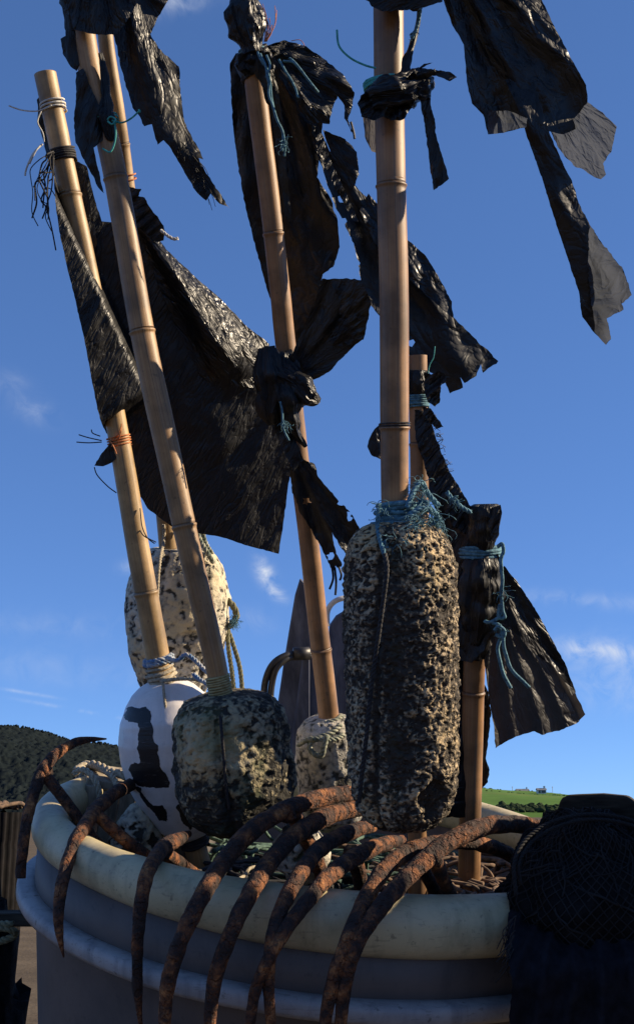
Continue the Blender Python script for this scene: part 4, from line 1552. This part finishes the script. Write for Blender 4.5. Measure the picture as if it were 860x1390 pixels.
# knot half-way up
bunch('flag_knot', [(497, 142, 1.56, 6), (506, 134, 1.535, 16), (522, 128, 1.52, 21), (540, 126, 1.518, 22), (556, 120, 1.525, 21), (570, 115, 1.545, 17), (582, 108, 1.56, 8)], 'film_gloss', bE, .4, 30, 6, .14)
bunch('flag_knot', [(500, 122, 1.58, 6), (515, 118, 1.60, 12), (535, 116, 1.61, 13), (558, 112, 1.60, 12), (572, 112, 1.57, 8)], 'film', bE, .4, 20, 5, .15)
sheet('flag_ruffle', [(485, 140), (498, 120), (512, 112), (530, 112), (548, 108), (562, 95), (575, 98), (590, 92), (594, 100), (580, 106), (582, 128), (575, 138), (566, 132), (556, 148), (546, 162), (530, 164), (520, 158), (506, 163), (490, 158)], plane_d(540, 130, 1.512), 'film_gloss', bE, [('fan', 545, 110, 18, .010)], .013, 3.2, 1.8)
sheet('flag_tail', [(560, 98), (575, 86), (588, 84), (572, 92), (590, 94), (612, 98), (620, 104), (610, 110), (592, 102), (575, 102)], plane_d(590, 98, 1.525), 'film', bE, [('lin', 80, 9, .004)], .006, 3, 1.2)
sheet('flag_tail', [(566, 118), (584, 120), (584, 142), (590, 164), (592, 185), (600, 212), (609, 242), (600, 250), (588, 258), (583, 225), (579, 190), (575, 165)], plane_d(590, 190, 1.535), 'film', bE, [('lin', 10, 16, .004)], .005, 3.4, 1.3)
sheet('flag_flap', [(492, 158), (500, 160), (512, 160), (512, 208), (504, 205), (496, 188)], plane_d(502, 180, 1.60), 'film_thin', bE, [], .006, 4, 1)
bunch('flag_twist', [(575, -40, 1.55, 3), (570, 0, 1.55, 3.2), (566, 35, 1.55, 3), (558, 65, 1.545, 4), (552, 85, 1.54, 6), (550, 105, 1.535, 8)], 'film', bE, .4, 12, 3, .2)
m = MB()
pE.lash(m, 112, 122, 4, .0016, 1.62)
m.build('lashing', 'teal', bE)
twine('twine_tail', [(510, 92, 1.53), (495, 88, 1.53), (475, 78, 1.53), (460, 62, 1.53), (457, 40, 1.53)], .0013, 'teal', bE)
m = MB()
rope_px(m, [(572, 0, 1.54), (569, 20, 1.54), (564, 40, 1.54), (558, 52, 1.54)], .0022, .014)
fray(m, W(560, 44, 1.54), 20, .012, .0006, Vector((-.6, 0, -.8)), .5)
m.build('blue_cord', 'blue_rope', bE)
# the flag above, its knot lies over the top of the picture
bunch('flag_knot', [(500, -18, 1.55, 10), (515, -16, 1.53, 22), (540, -18, 1.525, 26), (570, -22, 1.53, 22), (600, -30, 1.55, 16)], 'film', bE, .35, 24, 6, .15)
sheet('flag_strip', [(500, -30), (596, -40), (600, 2), (572, 10), (545, 14), (520, 15), (504, 8), (498, -5)], plane_d(540, 0, 1.515), 'film', bE, [('lin', 60, 30, .005)], .006, 4, 1.2)


def dE(x, y):
    return 1.545 + .00012 * (x - 600) + .0001 * y


sheet('flag', [(570, -60), (640, -110), (715, -70), (735, 0), (752, 35), (770, 70), (795, 115), (798, 142), (786, 172), (764, 182), (745, 178), (722, 168), (714, 172), (682, 180), (662, 182), (655, 155), (640, 140), (633, 110), (629, 60), (612, 30), (598, -10)],
      dE, 'film', bE, [('fan', 590, -110, 22, .016)], .005, 5, 1.1)
sheet('flag_back', [(606, -40), (700, -70), (728, 0), (745, 40), (762, 90), (775, 130), (768, 165), (740, 168), (712, 165), (690, 160), (665, 165), (648, 140), (640, 90), (622, 30)], lambda x, y: dE(x, y) + .05, 'film', bE, [('fan', 590, -110, 18, .012)], .006, 6, 1.1)
sheet('flag_flap', [(745, 172), (775, 165), (797, 138), (820, 155), (837, 172), (833, 188), (829, 206), (818, 222), (822, 236), (815, 243), (806, 240), (795, 232), (780, 226), (768, 214), (756, 198)], lambda x, y: dE(x, y) + .03 - .0008 * (x - 745), 'film_sheer', bE, [('fan', 700, 60, 34, .004)], .005, 4, 1.4)
sheet('flag_strip', [(655, 30), (690, 40), (720, 100), (735, 145), (746, 182), (765, 225), (776, 245), (785, 275), (800, 305), (820, 335), (845, 365), (857, 400), (843, 412), (846, 420), (823, 432), (829, 460), (822, 468), (805, 450), (790, 430), (785, 395), (770, 350), (750, 290), (735, 240), (722, 205), (700, 140), (672, 80)],
      lambda x, y: dE(x, y) + .012 - .034 * smooth(60, 170, y), 'film', bE, [('fan', 640, -40, 36, .009)], .004, 4.5, 1.1)
sheet('flag_hem', [(800, 305), (820, 335), (845, 365), (857, 400), (843, 412), (846, 420), (823, 432), (829, 460), (822, 468), (808, 452), (802, 410), (796, 360)], lambda x, y: dE(x, y) - .026 - .0005 * (x - 800), 'film_sheer', bE, [('fan', 640, -40, 44, .004)], .005, 4, 2.2)
sheet('flag_hem', [(662, 150), (690, 150), (716, 160), (714, 172), (682, 180), (662, 182)], lambda x, y: dE(x, y) - .018 - .0005 * (x - 662), 'film_sheer', bE, [('fan', 590, -110, 30, .003)], .005, 4, 1.6)
sheet('flag_strip', [(722, 205), (735, 215), (757, 262), (776, 320), (800, 380), (812, 420), (800, 440), (790, 428), (785, 395), (770, 350), (750, 290), (735, 240)], lambda x, y: dE(x, y) - .010, 'film', bE, [('fan', 640, -40, 30, .006)], .006, 4.5, 1)

DOFF = 0.0
# ---- short cane behind the tall float
bF = buoy('short bamboo marker stub with an open hollow top behind the thick central cane', (572, 1230, 1.74))
pF = Pole([(565.5, 483, 1.71, 26), (566, 560, 1.715, 25), (567, 640, 1.72, 25), (568, 800, 1.73, 26), (566, 1100, 1.74, 27), (565, 1235, 1.74, 27)], [600, 820, 1150], bF, 'bamboo_red', True)
bunch('flag_wrap', [(566, 504, 1.71, 15), (566, 520, 1.71, 16.5), (566, 534, 1.712, 15), (566, 548, 1.714, 14)], 'film', bF, .2, 22, 5, .06)
sheet('flag_tail', [(575, 505), (585, 508), (594, 503), (604, 508), (606, 518), (598, 524), (597, 544), (590, 552), (580, 545), (576, 530)], plane_d(590, 520, 1.69), 'film_gloss', bF, [('lin', 45, 12, .008)], .012, 3, 1.6)
sheet('flag_tail', [(574, 552), (584, 554), (592, 566), (602, 580), (592, 582), (580, 570), (574, 562)], plane_d(590, 565, 1.69), 'film_gloss', bF, [('lin', 45, 10, .006)], .009, 3, 1.3)
sheet('flag_flap', [(522, 568), (508, 582), (500, 598), (498, 606), (504, 618), (522, 626)], plane_d(510, 600, 1.68), 'film', bF, [], .006, 4, 1)
sheet('flag_strip', [(556, 555), (578, 556), (590, 590), (593, 612), (602, 640), (625, 680), (642, 706), (656, 725), (650, 760), (655, 830), (652, 900), (640, 960), (638, 1110), (604, 1110), (600, 900), (606, 760), (594, 700), (575, 650), (558, 600)], lambda x, y: 1.735 + .0003 * (x - 560) * (1 if x > 560 else 0), 'film', bF, [('fan', 560, 520, 34, .012)], .007, 5, 1.5)
sheet('flag_strip', [(562, 556), (580, 558), (594, 600), (608, 636), (630, 674), (652, 706), (640, 730), (616, 716), (596, 684), (578, 640), (564, 596)], plane_d(590, 620, 1.70, .0002, 0), 'film_gloss', bF, [('lin', 35, 9, .005)], .006, 3, 1.3)
m = MB()
rr_ = random.Random(8)
for k in range(36):
    y = rr_.uniform(560, 640)
    x = 582 + (y - 560) * .3
    cord(m, [(x, y, 1.70), (x + rr_.uniform(2, 5), y - rr_.uniform(-2, 3), 1.70), (x + rr_.uniform(5, 10), y + rr_.uniform(-5, 5), 1.70 + rr_.uniform(-.01, .01))], .0004, 3, 4)
m.build('frayed_edge', 'film', bF)
m = MB()
pF.lash(m, 536, 553, 6, .0017, 1.15, .2)
m.build('lashing', 'blue_rope', bF)
m = MB()
rope_px(m, [(606, 668, 1.68), (616, 680, 1.675), (628, 690, 1.672), (640, 696, 1.675)], .0035, .02)
fray(m, W(614, 676, 1.675), 26, .026, .0007, Vector((1, 0, -.7)), .35)
m.build('frayed_tie', 'blue_rope', bF)
m = MB()
cord(m, [(590, 470, 1.70), (588, 485, 1.70), (583, 495, 1.70), (580, 510, 1.70)], .0007)
m.build('loose_twine', 'teal', bF)

# ---- right-hand cane
bG = buoy('bamboo marker buoy on the right with black capped top and pleated flag', (635, 1235, 1.78))
pG = Pole([(652, 700, 1.72, 30), (648, 800, 1.73, 30), (642, 930, 1.745, 30), (638, 1080, 1.765, 30), (635, 1240, 1.78, 30)], [938], bG, 'bamboo_red')
bunch('flag_hood', [(657, 684, 1.70, 14), (657, 690, 1.70, 22), (656, 705, 1.70, 22), (655, 722, 1.70, 20), (654, 736, 1.705, 16), (653, 750, 1.71, 15), (652, 762, 1.71, 18)], 'film', bG, .22, 30, 5, .06)
sheet('flag_cap_ear', [(664, 690), (679, 685), (681, 696), (677, 712), (676, 726), (668, 735), (662, 715)], plane_d(672, 705, 1.672), 'film_gloss', bG, [('lin', 20, 12, .004)], .007, 3.2, 1)
bunch('flag_wrap', [(652, 758, 1.71, 22), (652, 785, 1.71, 30), (650, 815, 1.715, 30), (648, 845, 1.72, 25), (644, 870, 1.725, 19), (642, 892, 1.73, 16)], 'film', bG, .22, 30, 6, .08)
sheet('flag_drape', [(624, 690), (640, 694), (652, 742), (676, 752), (686, 780), (692, 812), (686, 842), (664, 862), (656, 884), (640, 900), (624, 896), (612, 850), (608, 780), (612, 720)], lambda x, y: 1.702 + .0006 * max(0, 640 - x), 'film', bG, [('fan', 650, 690, 16, .007)], .006, 4, 1.6)
sheet('flag', [(683, 772), (700, 790), (720, 820), (745, 865), (765, 900), (780, 940), (794, 970), (785, 980), (765, 990), (735, 998), (725, 993), (700, 1000), (690, 1005), (672, 1016), (670, 985), (665, 960), (661, 930), (657, 900), (655, 862), (660, 820), (670, 790)],
      plane_d(700, 880, 1.735, .0004, 0), 'film_dusty', bG, [('fan', 660, 760, 44, .008)], .004, 4, 1.0)
sheet('flag_fold', [(684, 768), (702, 790), (722, 820), (747, 865), (767, 902), (781, 940), (776, 944), (768, 930), (748, 902), (722, 886), (704, 864), (690, 850), (672, 842), (668, 800)], plane_d(700, 850, 1.712, .0004, -.00005), 'film', bG, [('fan', 660, 740, 20, .006)], .006, 4, 1)
sheet('flag_tail', [(655, 925), (663, 940), (666, 965), (663, 1000), (659, 1030), (664, 1045), (662, 1062), (650, 1075), (640, 1060), (645, 990)], plane_d(660, 1000, 1.80), 'film', bG, [('lin', 5, 18, .004)], .007, 4, 1.6)
m = MB()
pG.lash(m, 740, 760, 4.5, .003, 1.62, .15)
pG.lash(m, 744, 757, 3, .003, 1.78, .15)
for pts in ([(676, 742, 1.68), (681, 738, 1.675), (683, 748, 1.675), (680, 760, 1.675), (681, 775, 1.675)], [(679, 760, 1.675), (681, 785, 1.675), (680, 810, 1.68), (682, 830, 1.68), (684, 838, 1.68), (676, 838, 1.68), (678, 820, 1.68)],
            [(655, 842, 1.69), (664, 845, 1.68), (674, 840, 1.68), (680, 832, 1.68)], [(668, 846, 1.68), (678, 850, 1.675), (679, 865, 1.675), (675, 880, 1.675), (678, 898, 1.675), (684, 918, 1.675), (693, 934, 1.675)],
            [(676, 850, 1.675), (682, 862, 1.67), (684, 880, 1.67), (692, 905, 1.67), (706, 922, 1.67), (718, 934, 1.67)], [(672, 862, 1.675), (682, 866, 1.67), (684, 856, 1.67), (676, 850, 1.67), (670, 856, 1.67)]):
    twine('twine_tail', pts, .0028, 'blue_rope', bG, .001)
m.build('lashing', 'blue_rope', bG)
for c_, n_, l_ in ((W(681, 800, 1.678), 20, .025), (W(678, 850, 1.675), 24, .02)):
    m = MB()
    fray(m, c_, n_, l_, .0006, Vector((.2, 0, -.9)), .5)
    tag(m.build('frayed_end', 'blue_rope', bG), kind='stuff')

# ================================================================== THINGS BEHIND AND IN THE TUB
UPW = Vector((0, 0, 1))


def board(label, outline, d, thick, tiltd, mat='board'):
    """solid plank cut to an outline, with real thickness"""
    ol = [Vector(p) for p in outline]
    m = MB()
    n = len(ol)
    for dd in (0, thick):
        for p in ol:
            m.v.append(W(p.x, p.y, d + tiltd(p.x, p.y)) + FW * dd)
    m.f.append(tuple(range(n)))
    m.f.append(tuple(range(n, 2 * n))[::-1])
    for i in range(n):
        j = (i + 1) % n
        m.f.append((i, i + n, j + n, j))
    o = m.build('weathered_board', mat, None, False, .004)
    tag(o, label, 'board', 'weathered boards behind the tub')
    return o


board('weathered grey board with a tall pointed end behind the hooded cane',
      [(407, 785), (413, 792), (418, 830), (430, 880), (444, 960), (448, 1030), (440, 1120), (352, 1130), (368, 1010), (376, 960), (384, 905), (393, 850), (400, 808)], 2.22, .03, lambda x, y: (x - 400) * -.0004)
board('weathered blue-grey board with a rounded end beside the tall float',
      [(447, 850), (456, 837), (468, 830), (480, 836), (492, 860), (498, 960), (498, 1120), (430, 1120), (440, 990), (444, 900)], 2.26, .03, lambda x, y: 0)
board('pale narrow lath leaning in front of the pointed grey board',
      [(412, 880), (420, 878), (420, 990), (414, 1040), (392, 1050), (396, 1000)], 2.19, .016, lambda x, y: (x - 400) * -.0004)
m = MB()
for dx, dy in ((0, 0), (9, 7)):
    w, _ = px_spline([(428, 888 + dy * .3, 2.20), (408, 888 + dy * .4, 2.17), (388 + dx * .2, 890 + dy * .6, 2.15), (370 + dx * .6, 902 + dy * .7, 2.14), (360 + dx, 925 + dy * .4, 2.14), (358 + dx, 955, 2.14), (361 + dx, 990, 2.15), (366 + dx, 1040, 2.16)], 10)
    m.tube(w, .0062, 12)
m.tube([W(398, 888, 2.16), W(420, 887, 2.165)], .012, 14)
tag(m.build('rubber_hose', 'rubber'), 'black rubber hose bent in a double loop beside the pointed board', 'hose')
m = MB()
w, _ = px_spline([(444, 850, 2.20), (444, 832, 2.20), (450, 820, 2.20), (462, 813, 2.20), (480, 812, 2.21), (500, 820, 2.22), (510, 850, 2.23)], 10)
m.tube(w, .0052, 10)
tag(m.build('plastic_hoop', 'hoop'), 'pale plastic hoop beside the rounded blue-grey board', 'hoop')


# wooden crate in the back left of the tub
def crate():
    o = W(143, 1066, 1.87)
    ax = Vector((1, .22, sa)).normalized()
    ay = (Vector((-.22, 1, .28))).normalized()
    az = ax.cross(ay).normalized()
    e = thing('wooden_crate', 'grey weathered wooden crate inside the tub at the back left', 'crate', o - az * .2)
    wx, wy = .20, .12

    def pl(c, hx, hy, hz, nm='plank'):
        m = MB()
        m.box(o + ax * c[0] + ay * c[1] + az * c[2], (ax, ay, az), (hx, hy, hz), .0012)
        return m.build(nm, 'crate', e, False, .0015)
    # top boards
    for k in range(3):
        pl((-.03 + wx / 2, .018 + k * .037, .0 + random.uniform(-.0015, .0015)), wx / 2, .0165, .006)
    # front uprights and slats
    for x in (-.03 + .012, -.03 + wx - .012):
        pl((x, -.006, -.105), .012, .0075, .105, 'post')
    for k in range(6):
        pl((-.004 + .016 + k * .0262, .004, -.108), .0122, .005, .098)
    for k in range(3):
        pl((-.034, .025 + k * .034, -.105), .005, .0155, .1)
    for x in (-.034, wx - .03):
        pl((x + .004, wy + .0, -.105), .012, .0075, .1, 'post')


crate()
m = MB()
rope_px(m, [(100, 1052, 1.88), (108, 1045, 1.88), (118, 1047, 1.87), (128, 1058, 1.86), (134, 1075, 1.855), (136, 1095, 1.85)], .0052, .03)
rope_px(m, [(104, 1046, 1.90), (118, 1038, 1.93), (134, 1040, 1.92), (150, 1048, 1.90), (160, 1050, 1.89), (176, 1056, 1.88), (200, 1060, 1.88)], .007, .036)
rope_px(m, [(112, 1048, 1.92), (125, 1042, 1.94), (145, 1048, 1.90), (156, 1060, 1.87), (160, 1075, 1.85)], .0052, .03)
tag(m.build('old_rope', 'pale_rope'), 'old pale rope slung over the wooden crate', 'rope')

# loose lump of weathered float foam
float_body('foam_float', W(190, 1091, 1.82), W(184, 1175, 1.83), prof_px([(0, 6), (.06, 15), (.2, 26), (.4, 35), (.65, 41), (.85, 38), (1, 20)], 1.72), 'foam_pale', None, 2.4, 80, 70, .008, 30, .005, 50, lump=.16, pit_gain=1.0)
fl = bpy.data.objects['foam_float']
tag(fl, 'jagged mottled lump of foam float lying in the tub below the numbered float', 'float')
fl2, _ = float_body('foam_float', W(398, 1120, 1.66), W(420, 1195, 1.68), prof_px([(0, 8), (.06, 20), (.25, 34), (.6, 38), (.9, 26), (1, 8)], 1.66), 'foam_white', None, 2.2, 60, 50, .006, 30, .003, 50, lump=.1)
tag(fl2, 'small mottled foam float glimpsed between the two parallel tines', 'float')


# filling: tangled nets and ropes in the bottom
def tangle(name, label, c_list, n, r, mat, seed, spread, length=.3, z0=-.09):
    rg = random.Random(seed)
    m = MB()
    for k in range(n):
        th, rad = rg.choice(c_list)
        p = T(th + rg.uniform(-1, 1) * spread, max(0.0, rad + rg.gauss(0, .05)), z0 + rg.uniform(-.035, .02))
        d = Vector((rg.gauss(0, 1), rg.gauss(0, 1), rg.gauss(0, .35))).normalized()
        pts = [p.copy()]
        for q in range(9):
            d = (d + Vector((rg.gauss(0, .45), rg.gauss(0, .45), rg.gauss(0, .25)))).normalized()
            p = p + d * (length / 9)
            q_ = p - TC
            h = q_.dot(TN)
            flat = q_ - TN * h
            if flat.length > TR - .05:
                p = p - flat.normalized() * (flat.length - (TR - .05))
                d = (d - flat.normalized()).normalized()
            h = (p - TC).dot(TN)
            if h > z0 + .045:
                p = p - TN * (h - z0 - .045)
            if h < z0 - .05:
                p = p + TN * (z0 - .05 - h)
            pts.append(p.copy())
        m.tube(spline(pts, 3), r * rg.uniform(.7, 1.2), 6)
    o = m.build(name, mat)
    tag(o, label, 'rope')
    return o


m = MB()
n1, n2 = 90, 34
for j in range(n2 + 1):
    for k in range(n1):
        th = 2 * math.pi * k / n1
        r = .003 + (TR - .026) * j / n2
        q = T(th, r, 0)
        m.v.append(T(th, r, -.155 + .045 * noise.fractal(q * 17, 1, 2, 4)))
for j in range(n2):
    for k in range(n1):
        k2 = (k + 1) % n1
        m.f.append((j * n1 + k, j * n1 + k2, (j + 1) * n1 + k2, (j + 1) * n1 + k))
tag(m.build('heaped_net', 'net'), 'dark heaped netting filling the tub under the ropes', 'net', kind='stuff')
tangle('tangled_rope', 'brown tangled rope piled in the tub behind the right-hand cane', [(.3, .24), (.05, .26), (-.25, .27), (-.5, .27)], 170, .0036, 'brown_rope', 3, .3, .22, -.075)
tangle('tangled_rope', 'dark tangled rope filling the front of the tub below the tines', [(-1.2, .2), (-1.7, .22), (-2.2, .22), (0, .05), (-2.7, .2)], 260, .0030, 'dark_tw', 4, .6, .3, -.11)
tangle('tangled_rope', 'pale scraps of rope between the tines at the front of the tub', [(-2.2, .25), (-1.9, .22), (-2.5, .24)], 26, .0026, 'pale_rope', 9, .5, .16, -.085)
tangle('tangled_rope', 'green tangled rope at the back of the tub under the floats', [(1.5, .2), (2.2, .2), (1.0, .2)], 90, .0034, 'green_rope', 6, .6, .3, -.10)


# black net heap hung over the right of the rim
def net_heap():
    e = thing('net_heap', 'black bundle of netting slumped over the right side of the rim', 'net', W(790, 1390, 1.40))
    c = W(800, 1225, 1.47)
    m = MB()
    n1, n2 = 90, 60

    def surf(u, v):
        an = 2 * math.pi * u
        ph = math.pi * v
        dv = RT * (math.sin(ph) * math.cos(an)) + FW * (math.sin(ph) * math.sin(an)) + UP * math.cos(ph)
        rx, ry, rz = .106, .115, .112
        q = c + RT * (dv.dot(RT) * rx) + FW * (dv.dot(FW) * ry) + UP * (dv.dot(UP) * rz)
        k = .26 * noise.fractal(q * 12, 1, 2, 3) + .07 * noise.fractal(q * 55, 1, 2, 3)
        return c + (q - c) * (1.02 + k)
    for j in range(n2 + 1):
        for i in range(n1):
            m.v.append(surf(i / n1, j / n2))
    for j in range(n2):
        for i in range(n1):
            i2 = (i + 1) % n1
            m.f.append((j * n1 + i, j * n1 + i2, (j + 1) * n1 + i2, (j + 1) * n1 + i))
    m.build('bundle', 'net', e)
    # unseen second bundle, added and raised on the right to shade the rim
    c2 = W(1060, 1170, 1.47)
    m = MB()
    for j in range(41):
        for i in range(60):
            an, ph = 2 * math.pi * i / 60, math.pi * j / 40
            dv = Vector((math.sin(ph) * math.cos(an) * .15, math.sin(ph) * math.sin(an) * .17, math.cos(ph) * .20))
            q = c2 + dv
            m.v.append(c2 + dv * (1 + .18 * noise.fractal(q * 13, 1, 2, 3) + .06 * noise.fractal(q * 50, 1, 2, 3)))
    for j in range(40):
        for i in range(60):
            i2 = (i + 1) % 60
            m.f.append((j * 60 + i, j * 60 + i2, (j + 1) * 60 + i2, (j + 1) * 60 + i))
    m.build('bundle', 'net', e)
    rg = random.Random(12)
    m = MB()
    for sgn in (-1, 1):
        for k in range(54):
            pts = []
            for q in range(46):
                v = .05 + q * .0185
                u = k / 54 + sgn * v * .5 + .006 * noise.noise(Vector((k * .7, q * .3, sgn)))
                p = surf(u, v)
                pts.append(p + (p - c).normalized() * (.0012 + .0012 * noise.noise(p * 40)))
            m.tube(pts, .0008, 4)
    for k in range(90):
        u, v = rg.random(), rg.uniform(.08, .8)
        du, dv_ = rg.gauss(0, .012), rg.gauss(0, .014)
        pts = []
        for q in range(10):
            p = surf(u, v)
            pts.append(p + (p - c).normalized() * rg.uniform(-.0005, .004))
            u += du
            v = min(max(v + dv_, .02), .95)
            du += rg.gauss(0, .004)
            dv_ += rg.gauss(0, .005)
        m.tube(spline(pts, 3), rg.uniform(.0006, .0014), 5)
    m.build('net_twine', 'net_tw', e)
    m = MB()
    rope_px(m, [(700, 1215, 1.36), (698, 1170, 1.37), (716, 1137, 1.39), (752, 1115, 1.41), (800, 1106, 1.43), (850, 1112, 1.44), (890, 1130, 1.45)], .0026, .016)
    rope_px(m, [(706, 1200, 1.37), (704, 1172, 1.37), (722, 1143, 1.39), (755, 1123, 1.405), (800, 1113, 1.42), (850, 1119, 1.43), (890, 1140, 1.44)], .0022, .014)
    m.build('head_rope', 'net_tw', e)
    # cloth tail hanging down outside
    sheet('cloth_tail', [(690, 1240), (715, 1215), (780, 1205), (850, 1205), (930, 1215), (925, 1420), (860, 1440), (780, 1425), (715, 1440), (690, 1400), (694, 1330), (686, 1290)], lambda x, y: 1.42 - .11 * smooth(1205, 1330, y), 'cloth', e, [('fan', 790, 1120, 34, .022)], .006, 6, 3)
    fringe = MB()
    for k in range(16):
        x = 690 + rg.uniform(-4, 10)
        y = rg.uniform(1230, 1300)
        cord(fringe, [(x, y, 1.33), (x - rg.uniform(2, 10), y + rg.uniform(8, 20), 1.33), (x - rg.uniform(0, 22), y + rg.uniform(20, 40), 1.335)], .0007, 4, 4)
    fringe.build('loose_threads', 'dark_tw', e)


net_heap()


# old timber behind the net
def timber():
    m = MB()
    prof = [(756, 1130), (758, 1090), (763, 1083), (772, 1079), (812, 1077.5), (850, 1081), (861, 1089), (866, 1100), (866, 1130)]
    d0, d1 = 1.56, 1.75
    n = len(prof)
    for d, sh in ((d0, 0), (d1, 26)):
        for (x, y) in prof:
            m.v.append(W(x, y, d0) + Vector((sh * .002, d - d0, (d - d0) * .02)))
    m.f.append(tuple(range(n)))
    m.f.append(tuple(range(n, 2 * n))[::-1])
    for i in range(n):
        j = (i + 1) % n
        m.f.append((i, i + n, j + n, j))
    o = m.build('timber_block', 'timber', None, False, .004)
    tag(o, 'dark chamfered timber block behind the black net bundle', 'timber')
    m = MB()
    c = W(840, 1150, 1.66)
    m.box(c + Vector((.02, .0, -.36)), (RT, Vector((0, 1, 0)), UPW), (.05, .05, .40), .004)
    tag(m.build('timber_post', 'timber', None, False, .005), 'dark timber post carrying the chamfered block behind the net bundle', 'post')


timber()


# left edge: corrugated drum, plank and rope
def drum():
    e = thing('corrugated_drum', 'black corrugated plastic drum cut off by the left edge', 'drum', Vector((-.72, 2.35, 0)))
    ctop = W(-50, 1103, 2.3)
    m = MB()
    n1 = 240
    prof = [(1.0, 0), (1.0, -.05), (.985, -.06), (1.0, -.07), (1.0, -.24), (.97, -.26), (.97, -ctop.z + .0)]
    Rr = .118
    for (k, h) in prof:
        for i in range(n1):
            an = 2 * math.pi * i / n1
            r = Rr * k * (1 + .035 * math.sin(an * 40))
            m.v.append(Vector((ctop.x + r * math.cos(an), ctop.y + r * math.sin(an), ctop.z + h)))
    for j in range(len(prof) - 1):
        for i in range(n1):
            i2 = (i + 1) % n1
            m.f.append((j * n1 + i, (j + 1) * n1 + i, (j + 1) * n1 + i2, j * n1 + i2))
    m.build('shell', 'drum', e)
    m = MB()
    for i in range(n1):
        an = 2 * math.pi * i / n1
        m.v.append(Vector((ctop.x + Rr * .98 * math.cos(an), ctop.y + Rr * .98 * math.sin(an), ctop.z + .003)))
    m.f.append(tuple(range(n1)))
    m.build('lid', 'drum', e, False)
    rg = random.Random(2)
    m = MB()
    for k in range(30):
        an = rg.uniform(0, 6.28)
        pts = []
        r = Rr * rg.uniform(.3, .9)
        for q in range(8):
            pts.append(Vector((ctop.x + r * math.cos(an), ctop.y + r * math.sin(an), ctop.z + .008 + rg.uniform(0, .012))))
            an += rg.uniform(.1, .4)
            r = min(r * rg.uniform(.9, 1.12), Rr)
        m.tube(spline(pts, 4), .004, 6)
    tag(m.build('rope_coil', 'brown_rope'), 'brown rope heaped on the black corrugated drum', 'rope')


drum()
m = MB()
cg = Vector((W(-12, 1300, 2.12).x, 2.12, .39))  # added dark heap, covers the pale ground between drum and tub
for j in range(41):
    for i in range(60):
        an, ph = 2 * math.pi * i / 60, math.pi * j / 40
        dv = Vector((math.sin(ph) * math.cos(an) * .11, math.sin(ph) * math.sin(an) * .12, math.cos(ph) * .40))
        q = cg + dv
        m.v.append(cg + dv * (1 + .22 * noise.fractal(q * 12, 1, 2, 3) + .07 * noise.fractal(q * 50, 1, 2, 3)))
for j in range(40):
    for i in range(60):
        i2 = (i + 1) % 60
        m.f.append((j * 60 + i, j * 60 + i2, (j + 1) * 60 + i2, (j + 1) * 60 + i))
tag(m.build('added_dark_pile', 'net'), 'dark pile of netting added to fill the left edge below the plank', 'net')
m = MB()
a = W(-60, 1247, 1.95)
m.box(a + Vector((.03, .0, 0)), (RT, Vector((0, 1, 0)), UPW), (.115, .04, .010), .002)
tag(m.build('plank', 'timber', None, False, .002), 'brown plank end at the left edge beside the tub', 'plank')
m = MB()
m.box(a + Vector((.0, .0, -a.z / 2 - .005)), (RT, Vector((0, 1, 0)), UPW), (.05, .03, a.z / 2 - .006), .002)
tag(m.build('plank_prop', 'timber', None, False, .003), 'dark timber prop under the plank at the left edge', 'post')
m = MB()
rope_px(m, [(-40, 1272, 1.9), (-15, 1262, 1.88), (5, 1260, 1.87), (18, 1264, 1.87), (20, 1270, 1.88), (8, 1276, 1.88), (-10, 1280, 1.89), (-30, 1284, 1.9)], .006, .03)
rope_px(m, [(-40, 1250, 1.9), (-12, 1256, 1.88), (8, 1255, 1.87), (19, 1256, 1.87)], .006, .03)
tag(m.build('rope_end', 'olive_rope'), 'laid olive rope looped at the left edge under the plank', 'rope')
